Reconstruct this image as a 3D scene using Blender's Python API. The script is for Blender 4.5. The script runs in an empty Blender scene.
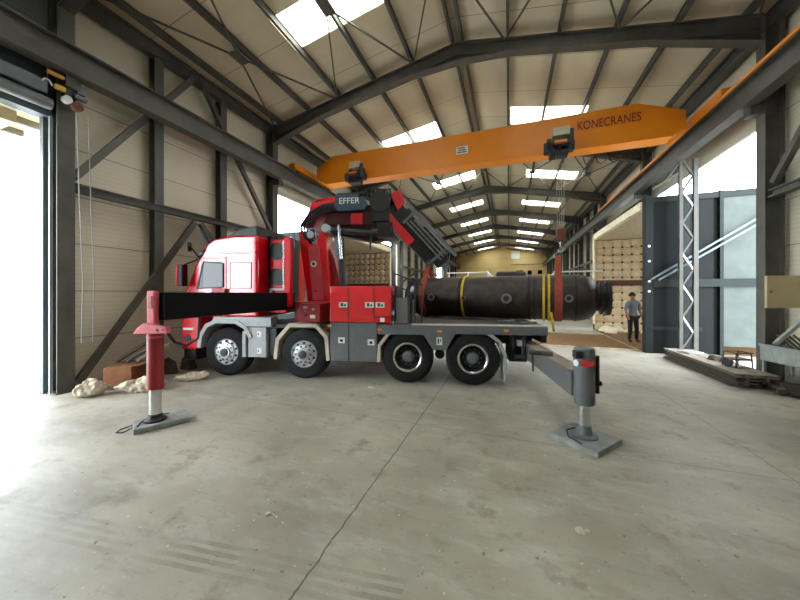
import bpy, math, random
from mathutils import Vector, Matrix
random.seed(7)
C = bpy.context.scene.collection
PI = math.pi
# ---------------------------------------------------------------- materials
def srgb(h):
    h = h.lstrip('#'); o = []
    for i in (0, 2, 4):
        v = int(h[i:i+2], 16)/255
        o.append(v/12.92 if v <= .04045 else ((v+.055)/1.055)**2.4)
    return (*o, 1)
def mat(name, col, rough=.5, metal=0, spec=.5, noise=0, nscale=6, bump=0, bscale=40, col2=None, coat=0):
    m = bpy.data.materials.new(name); m.use_nodes = True
    nt = m.node_tree; b = nt.nodes['Principled BSDF']
    c = srgb(col) if isinstance(col, str) else (*col, 1)
    b.inputs['Base Color'].default_value = c
    b.inputs['Roughness'].default_value = rough; b.inputs['Metallic'].default_value = metal
    b.inputs['Specular IOR Level'].default_value = spec
    b.inputs['Coat Weight'].default_value = coat
    tc = nt.nodes.new('ShaderNodeTexCoord')
    if noise or col2:
        n = nt.nodes.new('ShaderNodeTexNoise'); n.inputs['Scale'].default_value = nscale; n.inputs['Detail'].default_value = 6
        nt.links.new(tc.outputs['Object'], n.inputs['Vector'])
        r = nt.nodes.new('ShaderNodeValToRGB')
        c2 = srgb(col2) if col2 else tuple(v*(1-noise) for v in c[:3])+(1,)
        r.color_ramp.elements[0].position = .38; r.color_ramp.elements[0].color = c2
        r.color_ramp.elements[1].position = .62; r.color_ramp.elements[1].color = c
        nt.links.new(n.outputs['Fac'], r.inputs['Fac']); nt.links.new(r.outputs['Color'], b.inputs['Base Color'])
    if bump:
        n2 = nt.nodes.new('ShaderNodeTexNoise'); n2.inputs['Scale'].default_value = bscale
        nt.links.new(tc.outputs['Object'], n2.inputs['Vector'])
        bp = nt.nodes.new('ShaderNodeBump'); bp.inputs['Strength'].default_value = bump; bp.inputs['Distance'].default_value = .02
        nt.links.new(n2.outputs['Fac'], bp.inputs['Height']); nt.links.new(bp.outputs['Normal'], b.inputs['Normal'])
    return m
M = {}
def defm(k, *a, **kw): M[k] = mat(k, *a, **kw)
defm('steel', '#55534c', .55, 0, .4, noise=.25, nscale=3)
defm('steel_light', '#6f7373', .5, 0, .4, noise=.2)
defm('steel_door', '#5c666b', .45, 0, .5, noise=.15)
defm('galv', '#9aa09c', .45, .3, .5, noise=.2, nscale=8)
defm('orange', '#e08418', .4, 0, .4, noise=.08, nscale=2)
defm('rail_orange', '#e0861c', .5)
defm('maroon', '#7a1a20', .5)
defm('red', '#d6081c', .25, 0, .5, coat=.85, noise=.08, nscale=2)
defm('darkred', '#8e1420', .4, 0, .5, noise=.2)
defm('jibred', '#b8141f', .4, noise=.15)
defm('boomred', '#40090d', .45, noise=.3)
defm('pinkred', '#c9505a', .55, noise=.15)
defm('black', '#0b0b0c', .5, noise=.2)
defm('matteblack', '#060607', .7, spec=.15)
defm('blackgloss', '#0b0c0e', .2)
defm('darkgrey', '#2b2c2e', .5, noise=.15)
defm('midgrey', '#5f6366', .5, noise=.12)
defm('lightgrey', '#9a9fa1', .45, noise=.1)
defm('beige', '#b9b19c', .6, noise=.15)
defm('white', '#d8d8d4', .5)
defm('chrome', '#c8ccce', .22, .95)
defm('rimsilver', '#b5b8ba', .35, .6)
defm('rubber', '#1d1d1e', .85, 0, .3, noise=.25, nscale=10, bump=.3)
defm('glass', '#101415', .05, 0, .3)
defm('amber', '#e88a10', .3)
defm('vessel', '#3d3129', .5, .25, .5, col2='#241c18', nscale=4, bump=.15, bscale=30)
defm('vessel_dark', '#17140f', .5, .3)
defm('redstrap', '#93402f', .85, noise=.2, nscale=20)
defm('yellowstrap', '#c9a62c', .8, noise=.2, nscale=20)
defm('rope', '#8a8a80', .6)
defm('fibre', '#dcc7a4', .95, 0, .1, noise=.12, nscale=5, bump=.5, bscale=12)
defm('fibre_edge', '#efe4c8', .9, 0, .1, noise=.2, nscale=9, bump=.6, bscale=20)
defm('rust', '#6b3a25', .8, noise=.4, nscale=12)
defm('greensteel', '#0d1111', .6, .0, .15, noise=.25, nscale=2)
defm('greenpost', '#1b2220', .6, 0, .2, noise=.2)
defm('palepanel', '#4a514e', .6, .0, .2, noise=.15, nscale=3)
defm('cardboard', '#8a5a36', .85, noise=.25, nscale=9)
defm('cloth', '#cfc3ad', .9, 0, .1, noise=.25, nscale=8, bump=.5, bscale=15)
defm('wood', '#5d5148', .8, noise=.3, nscale=14)
defm('woodpale', '#857a6c', .8, noise=.3, nscale=14)
defm('tan', '#b5a684', .7, noise=.06, nscale=2)
defm('padgrey', '#8b8f8c', .6, noise=.3, nscale=9, bump=.2)
defm('checker', '#cfcfc8', .5, .0, noise=.3, nscale=30)
defm('bluegrey', '#5d6770', .5, noise=.4, nscale=8, col2='#6d6458')
defm('earth', '#86684a', .95, 0, .1, noise=.25, nscale=6, bump=.4)
defm('kerb', '#b8a88e', .8, noise=.3, nscale=6)
defm('skin', '#8f6450', .6)
defm('shirt', '#6e7680', .9)
defm('trousers', '#1d1d21', .9)
defm('hair', '#1c1613', .8)
defm('scrap', '#4c4238', .8, noise=.5, nscale=10)
defm('soffit', '#c8b48c', .6, noise=.1)
defm('yellowpaint', '#d0a030', .5)
defm('panelblue', '#2e4450', .4)
defm('backcream', '#c9b37c', .7, noise=.06, nscale=.4)
defm('outground', '#b5b4ae', .9)
defm('pebble', '#b9b3a6', .9)

def clad(name, col, axis, period, rib, dark=.72, ribbump=.35):
    """sandwich panel: joints every `period` along axis, fine ribs every `rib`."""
    m = bpy.data.materials.new(name); m.use_nodes = True; nt = m.node_tree; b = nt.nodes['Principled BSDF']
    b.inputs['Roughness'].default_value = .55; b.inputs['Specular IOR Level'].default_value = .35
    tc = nt.nodes.new('ShaderNodeTexCoord'); sp = nt.nodes.new('ShaderNodeSeparateXYZ')
    nt.links.new(tc.outputs['Object'], sp.inputs[0]); v = sp.outputs[axis]
    def mth(op, a, bb=None):
        n = nt.nodes.new('ShaderNodeMath'); n.operation = op
        for i, s in enumerate((a, bb)):
            if s is None: continue
            if isinstance(s, (int, float)): n.inputs[i].default_value = s
            else: nt.links.new(s, n.inputs[i])
        return n.outputs[0]
    fr = mth('FRACT', mth('DIVIDE', v, period))
    joint = mth('LESS_THAN', fr, .022/period)
    fr2 = mth('FRACT', mth('DIVIDE', v, rib))
    ribv = mth('LESS_THAN', fr2, .18)
    ns = nt.nodes.new('ShaderNodeTexNoise'); ns.inputs['Scale'].default_value = .9; ns.inputs['Detail'].default_value = 5
    nt.links.new(tc.outputs['Object'], ns.inputs['Vector'])
    mix = nt.nodes.new('ShaderNodeMix'); mix.data_type = 'RGBA'
    c = srgb(col); nt.links.new(ns.outputs['Fac'], mix.inputs[0])
    mix.inputs[6].default_value = tuple(x*.86 for x in c[:3])+(1,); mix.inputs[7].default_value = tuple(min(1, x*1.1) for x in c[:3])+(1,)
    m2 = nt.nodes.new('ShaderNodeMix'); m2.data_type = 'RGBA'
    jf = mth('MAXIMUM', mth('MULTIPLY', joint, .75), mth('MULTIPLY', ribv, 1-dark))
    nt.links.new(jf, m2.inputs[0]); nt.links.new(mix.outputs[2], m2.inputs[6]); m2.inputs[7].default_value = tuple(x*.25 for x in c[:3])+(1,)
    nt.links.new(m2.outputs[2], b.inputs['Base Color'])
    bp = nt.nodes.new('ShaderNodeBump'); bp.inputs['Strength'].default_value = ribbump; bp.inputs['Distance'].default_value = .01; bp.invert = True
    nt.links.new(mth('MAXIMUM', ribv, joint), bp.inputs['Height']); nt.links.new(bp.outputs['Normal'], b.inputs['Normal'])
    M[name] = m
clad('clad', '#d0c6b0', 'Z', .915, .09, dark=.86)
clad('roofclad', '#c8bda2', 'Y', 1.55, .5, dark=.97, ribbump=.1)
clad('darkclad', '#4b4f52', 'Z', .5, .1, dark=.7)
clad('backclad', '#d2b67c', 'Z', 1.4, .2, dark=.95)
clad('outclad', '#d5dcdc', 'Z', .5, .1, dark=.9)

def floor_mat():
    m = bpy.data.materials.new('concrete'); m.use_nodes = True; nt = m.node_tree; b = nt.nodes['Principled BSDF']
    N, L = nt.nodes.new, nt.links.new
    tc = N('ShaderNodeTexCoord'); pos = tc.outputs['Object']
    def mth(op, a, bb=None, cl=False):
        n = N('ShaderNodeMath'); n.operation = op; n.use_clamp = cl
        for i, s in enumerate((a, bb)):
            if s is None: continue
            if isinstance(s, (int, float)): n.inputs[i].default_value = s
            else: L(s, n.inputs[i])
        return n.outputs[0]
    def noise(sc, det=5, vec=None, rough=.55):
        n = N('ShaderNodeTexNoise'); n.inputs['Scale'].default_value = sc; n.inputs['Detail'].default_value = det; n.inputs['Roughness'].default_value = rough
        L(vec or pos, n.inputs['Vector']); return n.outputs['Fac']
    def ramp(f, a, ca, bb, cb):
        r = N('ShaderNodeValToRGB'); e = r.color_ramp.elements
        e[0].position = a; e[0].color = ca; e[1].position = bb; e[1].color = cb; L(f, r.inputs['Fac']); return r.outputs['Color']
    def mix(f, a, c2, mode='MIX'):
        n = N('ShaderNodeMix'); n.data_type = 'RGBA'; n.blend_type = mode
        for i, s in ((0, f), (6, a), (7, c2)):
            if isinstance(s, (int, float, tuple)): n.inputs[i].default_value = s
            else: L(s, n.inputs[i])
        return n.outputs[2]
    base = ramp(noise(.7, 7), .32, srgb('#847d71'), .68, srgb('#aaa597'))
    mp = N('ShaderNodeMapping'); mp.inputs['Rotation'].default_value = (0, 0, .5); mp.inputs['Scale'].default_value = (1, 2.6, 1); L(pos, mp.inputs[0])
    streak = noise(1.6, 8, mp.outputs[0], .7)
    base = mix(ramp(streak, .5, (0, 0, 0, 1), .7, (.4, .4, .4, 1)), base, srgb('#c0beb8'))
    mp2 = N('ShaderNodeMapping'); mp2.inputs['Rotation'].default_value = (0, 0, -.35); mp2.inputs['Scale'].default_value = (1, 4, 1); L(pos, mp2.inputs[0])
    base = mix(ramp(noise(2.4, 8, mp2.outputs[0], .7), .55, (0, 0, 0, 1), .7, (.4, .4, .4, 1)), base, srgb('#706b63'))
    grit = ramp(noise(55, 3, rough=.7), .6, (0, 0, 0, 1), .7, (.35, .35, .35, 1))
    base = mix(grit, base, srgb('#5f594f'))
    stain = ramp(noise(2.6, 9, rough=.7), .55, (0, 0, 0, 1), .66, (.75, .75, .75, 1))
    base = mix(stain, base, srgb('#7a7165'))
    speck = ramp(noise(14, 4, rough=.65), .64, (0, 0, 0, 1), .7, (.85, .85, .85, 1))
    base = mix(speck, base, srgb('#5d564c'))
    chip = ramp(noise(23, 2), .7, (0, 0, 0, 1), .74, (.6, .6, .6, 1))
    base = mix(chip, base, srgb('#d3cec2'))
    sp = N('ShaderNodeSeparateXYZ'); L(pos, sp.inputs[0]); X, Y = sp.outputs['X'], sp.outputs['Y']
    wob = mth('MULTIPLY', mth('SUBTRACT', noise(5, 4), .5), .05)
    def line(coord, at, w, k=0, other=None):
        c = mth('ADD', coord, wob)
        if other is not None: c = mth('ADD', c, mth('MULTIPLY', other, k))
        return mth('LESS_THAN', mth('ABSOLUTE', mth('SUBTRACT', c, at)), w)
    j = mth('MAXIMUM', line(X, -1.21, .007), mth('MULTIPLY', line(X, 2.58, .008), .7))
    j = mth('MAXIMUM', j, mth('MULTIPLY', line(Y, 4.02, .008), .55))
    base = mix(mth('MULTIPLY', j, .7), base, srgb('#39342e'))
    # tyre marks crossing the slab (x + k*y = c stripes)
    t = mth('ADD', Y, mth('MULTIPLY', X, -.137))
    t = mth('ADD', t, mth('MULTIPLY', wob, .3))
    band = mth('LESS_THAN', mth('ABSOLUTE', mth('SUBTRACT', t, TYRE)), .13)
    stripes = mth('LESS_THAN', mth('FRACT', mth('MULTIPLY', t, 15)), .55)
    tm = mth('MULTIPLY', mth('MULTIPLY', band, stripes), mth('MULTIPLY', ramp(noise(2.2, 6), .4, (0, 0, 0, 1), .65, (1, 1, 1, 1)), .42), True)
    tm = mth('MULTIPLY', tm, mth('LESS_THAN', X, -.6))
    base = mix(tm, base, srgb('#57534c'))
    L(base, b.inputs['Base Color'])
    L(ramp(streak, .3, (.42, .42, .42, 1), .8, (.66, .66, .66, 1)), b.inputs['Roughness'])
    b.inputs['Specular IOR Level'].default_value = .45
    bp = N('ShaderNodeBump'); bp.inputs['Strength'].default_value = .25; bp.inputs['Distance'].default_value = .01
    L(noise(9, 8, rough=.7), bp.inputs['Height']); L(bp.outputs['Normal'], b.inputs['Normal'])
    M['concrete'] = m
TYRE = 1.78
floor_mat()
def sky_panel():
    m = bpy.data.materials.new('skylight_sheet'); m.use_nodes = True; nt = m.node_tree; nt.nodes.clear()
    o = nt.nodes.new('ShaderNodeOutputMaterial'); t = nt.nodes.new('ShaderNodeBsdfTransparent'); d = nt.nodes.new('ShaderNodeBsdfTranslucent')
    t.inputs[0].default_value = (.95, .93, .86, 1); d.inputs[0].default_value = (.95, .93, .85, 1)
    mx = nt.nodes.new('ShaderNodeMixShader'); mx.inputs[0].default_value = .35
    nt.links.new(t.outputs[0], mx.inputs[1]); nt.links.new(d.outputs[0], mx.inputs[2]); nt.links.new(mx.outputs[0], o.inputs[0]); M['sky'] = m
sky_panel()
def quilt_mat():
    m = M['fibre']; return m
# ---------------------------------------------------------------- mesh builder
class MB:
    def __init__(s): s.v = []; s.f = []
    def add(s, vs, fs):
        b = len(s.v); s.v += [tuple(v) for v in vs]; s.f += [tuple(b+i for i in f) for f in fs]; return s
    def box(s, a, b):
        x0, y0, z0 = a; x1, y1, z1 = b
        return s.add([(x0,y0,z0),(x1,y0,z0),(x1,y1,z0),(x0,y1,z0),(x0,y0,z1),(x1,y0,z1),(x1,y1,z1),(x0,y1,z1)],
                     [(0,3,2,1),(4,5,6,7),(0,1,5,4),(1,2,6,5),(2,3,7,6),(3,0,4,7)])
    def basis(s, p, q, up=(0,0,1)):
        p, q = Vector(p), Vector(q); d = (q-p).normalized(); u = Vector(up)
        if abs(d.dot(u)) > .98: u = Vector((0,1,0))
        r = d.cross(u).normalized(); u = r.cross(d).normalized(); return p, q, d, r, u
    def bar(s, p, q, w, h, up=(0,0,1)):
        p, q, d, r, u = s.basis(p, q, up); vs = []
        for e in (p, q):
            for a, b in ((-1,-1),(1,-1),(1,1),(-1,1)): vs.append(e + r*a*w/2 + u*b*h/2)
        return s.add(vs, [(0,1,2,3),(7,6,5,4),(0,4,5,1),(1,5,6,2),(2,6,7,3),(3,7,4,0)])
    def ibeam(s, p, q, w, h, t=.03, up=(0,0,1)):
        p, q, d, r, u = s.basis(p, q, up); o = u*(h/2-t/2)
        s.bar(p+o, q+o, w, t, u); s.bar(p-o, q-o, w, t, u); return s.bar(p, q, t*.6, h-2*t, u)
    def tube(s, p, q, r, n=12, r2=None, cap=True):
        p, q, d, a, u = s.basis(p, q); r2 = r if r2 is None else r2; vs = []
        for e, rr in ((p, r), (q, r2)):
            for i in range(n):
                t = 2*PI*i/n; vs.append(e + a*math.cos(t)*rr + u*math.sin(t)*rr)
        fs = [(i, (i+1)%n, n+(i+1)%n, n+i) for i in range(n)]
        if cap: fs += [tuple(range(n))[::-1], tuple(range(n, 2*n))]
        return s.add(vs, fs)
    def path(s, pts, r, n=8):
        pts = [Vector(p) for p in pts]; vs = []; fs = []
        for k, p in enumerate(pts):
            d = (pts[min(k+1, len(pts)-1)] - pts[max(k-1, 0)]).normalized()
            u = Vector((0,0,1)) if abs(d.z) < .95 else Vector((0,1,0)); a = d.cross(u).normalized(); u = a.cross(d)
            for i in range(n):
                t = 2*PI*i/n; vs.append(p + a*math.cos(t)*r + u*math.sin(t)*r)
        for k in range(len(pts)-1):
            for i in range(n): fs.append((k*n+i, k*n+(i+1)%n, (k+1)*n+(i+1)%n, (k+1)*n+i))
        fs += [tuple(range(n))[::-1], tuple(range((len(pts)-1)*n, len(pts)*n))]
        return s.add(vs, fs)
    def lathe(s, o, axis, prof, n=32, cap=True):
        """prof: (distance along axis, radius)"""
        o = Vector(o); p, q, d, a, u = s.basis(o, o+Vector(axis)); vs = []; fs = []
        for t, r in prof:
            for i in range(n):
                g = 2*PI*i/n; vs.append(o + d*t + a*math.cos(g)*r + u*math.sin(g)*r)
        for k in range(len(prof)-1):
            for i in range(n): fs.append((k*n+i, k*n+(i+1)%n, (k+1)*n+(i+1)%n, (k+1)*n+i))
        if cap and prof[0][1] > 1e-4: fs.append(tuple(range(n))[::-1])
        if cap and prof[-1][1] > 1e-4: fs.append(tuple(range((len(prof)-1)*n, len(prof)*n)))
        return s.add(vs, fs)
    def prism(s, poly, y0, y1, plane='xz'):
        """poly in plane (x,z) extruded along y; plane 'yz' extrudes along x; 'xy' along z"""
        n = len(poly)
        def mk(a, b, t): return {'xz': (a, t, b), 'yz': (t, a, b), 'xy': (a, b, t)}[plane]
        vs = [mk(a, b, y0) for a, b in poly] + [mk(a, b, y1) for a, b in poly]
        return s.add(vs, [tuple(range(n)), tuple(range(2*n-1, n-1, -1))] + [(i, n+i, n+(i+1)%n, (i+1)%n) for i in range(n)])
    def band(s, pts, w, y0, y1):
        """polyline (x,z) given thickness w, extruded in y"""
        for (a, b), (c, d) in zip(pts, pts[1:]):
            L = math.hypot(c-a, d-b); nx, nz = -(d-b)/L*w/2, (c-a)/L*w/2; e = .3*w/L
            a2, b2, c2, d2 = a-(c-a)*e, b-(d-b)*e, c+(c-a)*e, d+(d-b)*e
            s.prism([(a2-nx, b2-nz), (c2-nx, d2-nz), (c2+nx, d2+nz), (a2+nx, b2+nz)], y0, y1)
        return s
    def build(s, name, m, parent=None, bevel=0, smooth=False):
        me = bpy.data.meshes.new(name); me.from_pydata(s.v, [], s.f); me.update()
        import bmesh
        bm = bmesh.new(); bm.from_mesh(me); bmesh.ops.recalc_face_normals(bm, faces=bm.faces); bm.to_mesh(me); bm.free()
        o = bpy.data.objects.new(name, me); C.objects.link(o)
        me.materials.append(M[m] if isinstance(m, str) else m)
        if parent: o.parent = parent
        if bevel:
            b = o.modifiers.new('b', 'BEVEL'); b.width = bevel; b.segments = 2; b.limit_method = 'ANGLE'
        if smooth:
            for p in me.polygons: p.use_smooth = True
            try:
                me.set_sharp_from_angle(angle=.6)
            except Exception: pass
        return o
def tag(o, label=None, cat=None, group=None, kind=None):
    for k, v in (('label', label), ('category', cat), ('group', group), ('kind', kind)):
        if v: o[k] = v
    return o
def empty(name, loc=(0,0,0), rz=0, **kw):
    o = bpy.data.objects.new(name, None); C.objects.link(o); o.location = loc; o.rotation_euler = (0,0,rz); o.empty_display_size = .2
    return tag(o, **kw)
def copy_tree(o, parent=None):
    kids = [c for c in bpy.data.objects if c.parent == o]
    c = o.copy(); C.objects.link(c); c.parent = parent
    for k in kids: copy_tree(k, c)
    return c
def text(name, body, size, loc, rot, m, parent, ext=.004, sx=1):
    cu = bpy.data.curves.new(name, 'FONT'); cu.body = body; cu.size = size; cu.extrude = ext; cu.align_x = 'CENTER'; cu.align_y = 'CENTER'
    o = bpy.data.objects.new(name, cu); C.objects.link(o); o.location = loc; o.rotation_euler = rot; o.scale = (sx,1,1); cu.materials.append(M[m])
    me = bpy.data.meshes.new_from_object(o); C.objects.unlink(o); bpy.data.objects.remove(o)
    o = bpy.data.objects.new(name, me); C.objects.link(o); o.location = loc; o.rotation_euler = rot; o.scale = (sx,1,1); o.parent = parent
    return o
ORD = ['first','second','third','fourth','fifth','sixth','seventh','eighth','ninth','tenth','eleventh','twelfth','thirteenth','fourteenth','fifteenth','sixteenth','seventeenth','eighteenth','nineteenth','twentieth']

# ================================================================ SETTING
XC = -1.33; XL, XR = -7.53, 4.87           # inner faces of the columns
WL, WR = -7.92, 5.27                       # cladding inner planes
YB, YN = 49.0, -7.0
FR = [-2.4, 3.16, 8.4, 14.4, 20.1, 25.8, 31.5, 37.2, 43.0]
SL = .185
def zr(x, base): return base - SL*abs(x-XC)
def st(o): o['kind'] = 'structure'; return o
st(MB().box((WL-.1, YN, -.2), (WR+.1, YB+.1, 0)).build('floor', 'concrete'))
st(MB().box((-60, -40, -.3), (WL-.1, 80, -.02)).box((WR+.1, -40, -.3), (60, 80, -.02)).box((WL-.1, -40, -.3), (WR+.1, YN, -.02)).build('ground_outside', 'outground'))
def wall(name, x0, x1, holes, zt, m='clad'):
    """holes: (y0,y1,z0,z1), sorted"""
    w = MB(); y = YN
    for h in holes:
        w.box((x0, y, 0), (x1, h[0], zt))
        if h[3] < zt: w.box((x0, h[0], h[3]), (x1, h[1], zt))
        if h[2] > 0: w.box((x0, h[0], 0), (x1, h[1], h[2]))
        y = h[1]
    w.box((x0, y, 0), (x1, YB, zt)); return st(w.build(name, m))
wall('wall_left', WL-.1, WL, [(-1.9, 3.09, 0, 4.94), (8.6, 21.5, 0, 5.4), (35.0, 38.2, 0, 5.2)], 7.58)
wall('wall_right', WR, WR+.1, [(8.6, 18.2, 0, 5.5)], 7.58)
gw = MB().box((WL-.1, YN-.1, 0), (WR+.1, YN, 7.58)).prism([(WL-.1, 7.58), (WR+.1, 7.58), (XC, 8.83)], YN-.1, YN)
st(gw.build('wall_front', 'clad'))
bw = MB().prism([(WL-.1, 0), (WR+.1, 0), (WR+.1, 7.58), (XC, 8.83), (WL-.1, 7.58)], YB, YB+.1)
st(bw.build('wall_back', 'backclad'))
# openings and fittings of the back wall
st(MB().box((.3, YB-.06, 4.1), (.35, YB, 8.2)).build('trim_1', 'backcream'))
st(MB().box((.35, YB-.06, 6.0), (WR, YB, 6.1)).build('trim_2', 'steel_light'))
st(MB().box((.3, YB-.12, 6.9), (1.5, YB-.02, 8.1)).box((.86, YB-.14, 6.9), (.92, YB, 8.1)).build('window_1', 'white'))
for i, x in enumerate((1.0, 2.6, 4.0)):
    st(MB().box((x, YB-.1, 4.6), (x+.55, YB-.01, 5.15)).build('window_%d' % (i+2), 'blackgloss'))
# roof with skylight strips
ROOF0 = 8.81
sky_ranges = []
for a, b in zip(FR, FR[1:]+[YB]):
    L = b-a; sky_ranges.append((a+L*.565, a+L*.765))
sky_ranges[1] = (5.6, 6.55)
XS0 = [(-5.2, -2.72), (.06, 2.54)]; XS1 = [(-4.3, -1.85), (.9, 3.35)]
roof = MB()
def slab(mb, x0, x1, y0, y1, base=ROOF0, t=.1):
    z0, z1 = zr(x0, base), zr(x1, base)
    mb.add([(x0,y0,z0),(x1,y0,z1),(x1,y1,z1),(x0,y1,z0),(x0,y0,z0+t),(x1,y0,z1+t),(x1,y1,z1+t),(x0,y1,z0+t)],
           [(0,3,2,1),(4,5,6,7),(0,1,5,4),(1,2,6,5),(2,3,7,6),(3,0,4,7)])
y = YN
for bi, (s0, s1) in enumerate(sky_ranges + [(YB, YB)]):
    XS = XS0 if bi < 3 else XS1
    slab(roof, WL-.3, XC, y, s0); slab(roof, XC, WR+.3, y, s0)
    if s0 < YB:
        slab(roof, WL-.3, XS[0][0], s0, s1); slab(roof, XS[0][1], XC, s0, s1)
        slab(roof, XC, XS[1][0], s0, s1); slab(roof, XS[1][1], WR+.3, s0, s1)
    y = s1
st(roof.build('ceiling', 'roofclad'))
n = 5
for bi, (s0, s1) in enumerate(sky_ranges):
    for x0, x1 in (XS0 if bi < 3 else XS1):
        k = MB(); slab(k, x0, x1, s0, s1, ROOF0+.03, .012); st(k.build('window_%d' % n, 'sky')); n += 1
# rafters
RB = 8.28
def name_frame(i): return ['behind the camera', 'over the truck cab end', 'in front of the orange crane', 'just beyond the orange crane', 'fourth from the camera', 'fifth from the camera', 'sixth from the camera', 'seventh from the camera', 'last before the end wall'][i]
for i, yf in enumerate(FR):
    b = MB(); hw = .11
    for sgn, xe in ((-1, XL), (1, XR)):
        t = .03
        for dz, th, w in ((.335, .03, hw), (0, .03, hw)):
            z0, z1 = RB+dz, zr(xe, RB)+dz
            P = [(XC, z0), (xe, z1), (xe, z1-th), (XC, z0-th)]; b.prism(P, yf-w, yf+w)
        b.prism([(XC, RB+.33), (xe, zr(xe, RB)+.33), (xe, zr(xe, RB)), (XC, RB)], yf-.012, yf+.012)
        xh = xe - sgn*1.9      # haunch
        b.prism([(xh, zr(xh, RB)), (xe, zr(xe, RB)), (xe, zr(xe, RB)-.2)], yf-.012, yf+.012)
        b.prism([(xh, zr(xh, RB)-.0), (xe, zr(xe, RB)-.2), (xe, zr(xe, RB)-.23), (xh, zr(xh, RB)-.03)], yf-hw, yf+hw)
        xk = XC + sgn*1.3
        b.prism([(XC, RB), (xk, zr(xk, RB)), (XC, RB-.16)], yf-.012, yf+.012)
        b.prism([(XC, RB-.16), (xk, zr(xk, RB)), (xk, zr(xk, RB)-.03), (XC, RB-.19)], yf-hw, yf+hw)
    tag(b.build('rafter_beam', 'steel'), 'dark grey pitched steel rafter across the hall, ' + name_frame(i), 'roof beam', 'roof rafters', 'structure')
# purlins
PX = [.13, 1.3, 2.5, 3.7, 4.85, 6.0]
for sgn, side in ((-1, 'truck cab'), (1, 'grey steel door')):
    for k, d in enumerate(PX):
        x = XC + sgn*d; zt = zr(x, ROOF0)
        b = MB().box((x-.012, YN, zt-.17), (x+.012, YB, zt-.005)).box((x-.035, YN, zt-.185), (x+.035, YB, zt-.17)).box((x-.035, YN, zt-.012), (x+.035, YB, zt-.004))
        tag(b.build('purlin_beam', 'steel'), 'dark steel purlin along the hall roof, %s from the ridge towards the %s side' % (ORD[k], side), 'purlin', 'roof purlins', 'structure')
for sgn, xe, nm in ((-1, WL, 'door side with the truck cab'), (1, WR, 'furnace side')):
    b = MB().ibeam((xe-sgn*.2, YN, 7.4), (xe-sgn*.2, YB, 7.4), .2, .3)
    tag(b.build('eaves_beam', 'steel'), 'dark steel eaves beam along the top of the wall on the ' + nm, 'eaves beam', None, 'structure')
# roof bracing in two bays
def rbrace(y0, y1, where):
    ym = (y0+y1)/2
    mids = [-6.3, -3.8, -1.33, 1.15, 3.65]; ends = [-7.45, -5.05, -2.56, -.1, 2.4, 4.8]
    for k, mx in enumerate(mids):
        b = MB(); zm = zr(mx, RB+.28)
        for e in (ends[k], ends[k+1]):
            for yy in (y0+.1, y1-.1): b.bar((mx, ym, zm), (e, yy, zr(e, RB+.26)), .035, .035)
        o = tag(empty('roof_bracing', (0,0,0)), 'roof brace rods %s, %s from the cab side' % (where, ORD[k]), 'roof brace', 'roof braces')
        b.build('brace_rods', 'steel', o)
        MB().box((mx-.14, ym-.2, zm-.02), (mx+.14, ym+.2, zm+.02)).build('gusset_plate', 'steel', o)
rbrace(FR[1], FR[2], 'above the truck'); rbrace(FR[3], FR[4], 'beyond the orange crane')
# columns
for side, xi, sgn, nm in (('left', XL, -1, 'left wall'), ('right', XR, 1, 'right wall')):
    ys = [(y_, True) for y_ in FR]
    if side == 'left': ys += [(4.78, False), (6.48, False)]
    else: ys += [(5.8, False)]
    for a, b_ in zip(FR[4:], FR[5:]+[YB]):
        ys += [(a+(b_-a)/3, False), (a+(b_-a)*2/3, False)]
    ys.sort(); cnt = 0
    for y_, main in ys:
        if y_ > 2: cnt += 1
        if side == 'left' and 33 < y_ < 36.5 and not main: continue
        zb = 4.8 if 14 < y_ < 15 else 0
        d, w = (.3, .24) if main else (.2, .2)
        xo = xi + sgn*.3
        x1 = xo - sgn*d
        b = MB().ibeam(((x1+xo)/2, y_, 0), ((x1+xo)/2, y_, zr(xi, RB)+.25), d, w, .02) if False else MB()
        H = zr(xi, RB)+(.27 if main else .1)
        xa, xb = sorted((x1, xo))
        b.box((xa, y_-w/2, zb), (xa+.022, y_+w/2, H)).box((xb-.022, y_-w/2, zb), (xb, y_+w/2, H)).box((xa+.022, y_-.008, zb), (xb-.022, y_+.008, H))
        if main: b.box((xa-.03, y_-w/2-.03, zb), (xb+.03, y_+w/2+.03, zb+.025))
        if y_ > 2: lab = '%s upright steel column along the %s counting away from the camera' % (ORD[cnt-1] if cnt <= 20 else 'final', nm)
        else: lab = 'steel column of the %s behind the camera' % nm
        tag(b.build('steel_column', 'steel'), lab, 'column', 'steel columns of the '+nm, 'structure')
# crane runway beams + rails
for sgn, xc, nm in ((-1, -7.3, 'left wall above the roller door'), (1, 4.66, 'right wall above the steel door')):
    b = MB().ibeam((xc, YN, 5.9), (xc, YB-.3, 5.9), .26, .5, .03)
    for y_ in FR: b.box((min(xc, xc+sgn*.35), y_-.1, 5.45), (max(xc, xc+sgn*.35), y_+.1, 5.64))
    o = tag(empty('crane_runway', (xc, 0, 5.9)), 'dark grey crane runway beam along the '+nm, 'crane rail')
    q = b.build('runway_beam', 'steel', o); q.location = (-xc, 0, -5.9)
    q = MB().box((xc-.03, YN, 6.15), (xc+.03, YB-.3, 6.2)).build('rail', 'rail_orange' if sgn > 0 else 'steel_light', o); q.location = (-xc, 0, -5.9)
    if sgn > 0:
        q = MB().box((xc-.17, YN, 6.15), (xc-.13, 19.0, 6.21)).build('power_rail', 'rail_orange', o); q.location = (-xc, 0, -5.9)
        for k in range(11):
            q = MB().box((xc-.135, 6+k*1.0, 6.15), (xc-.03, 6.05+k*1.0, 6.17)); q = q.build('rail_bracket', 'steel_light', o); q.location = (-xc, 0, -5.9)
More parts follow.
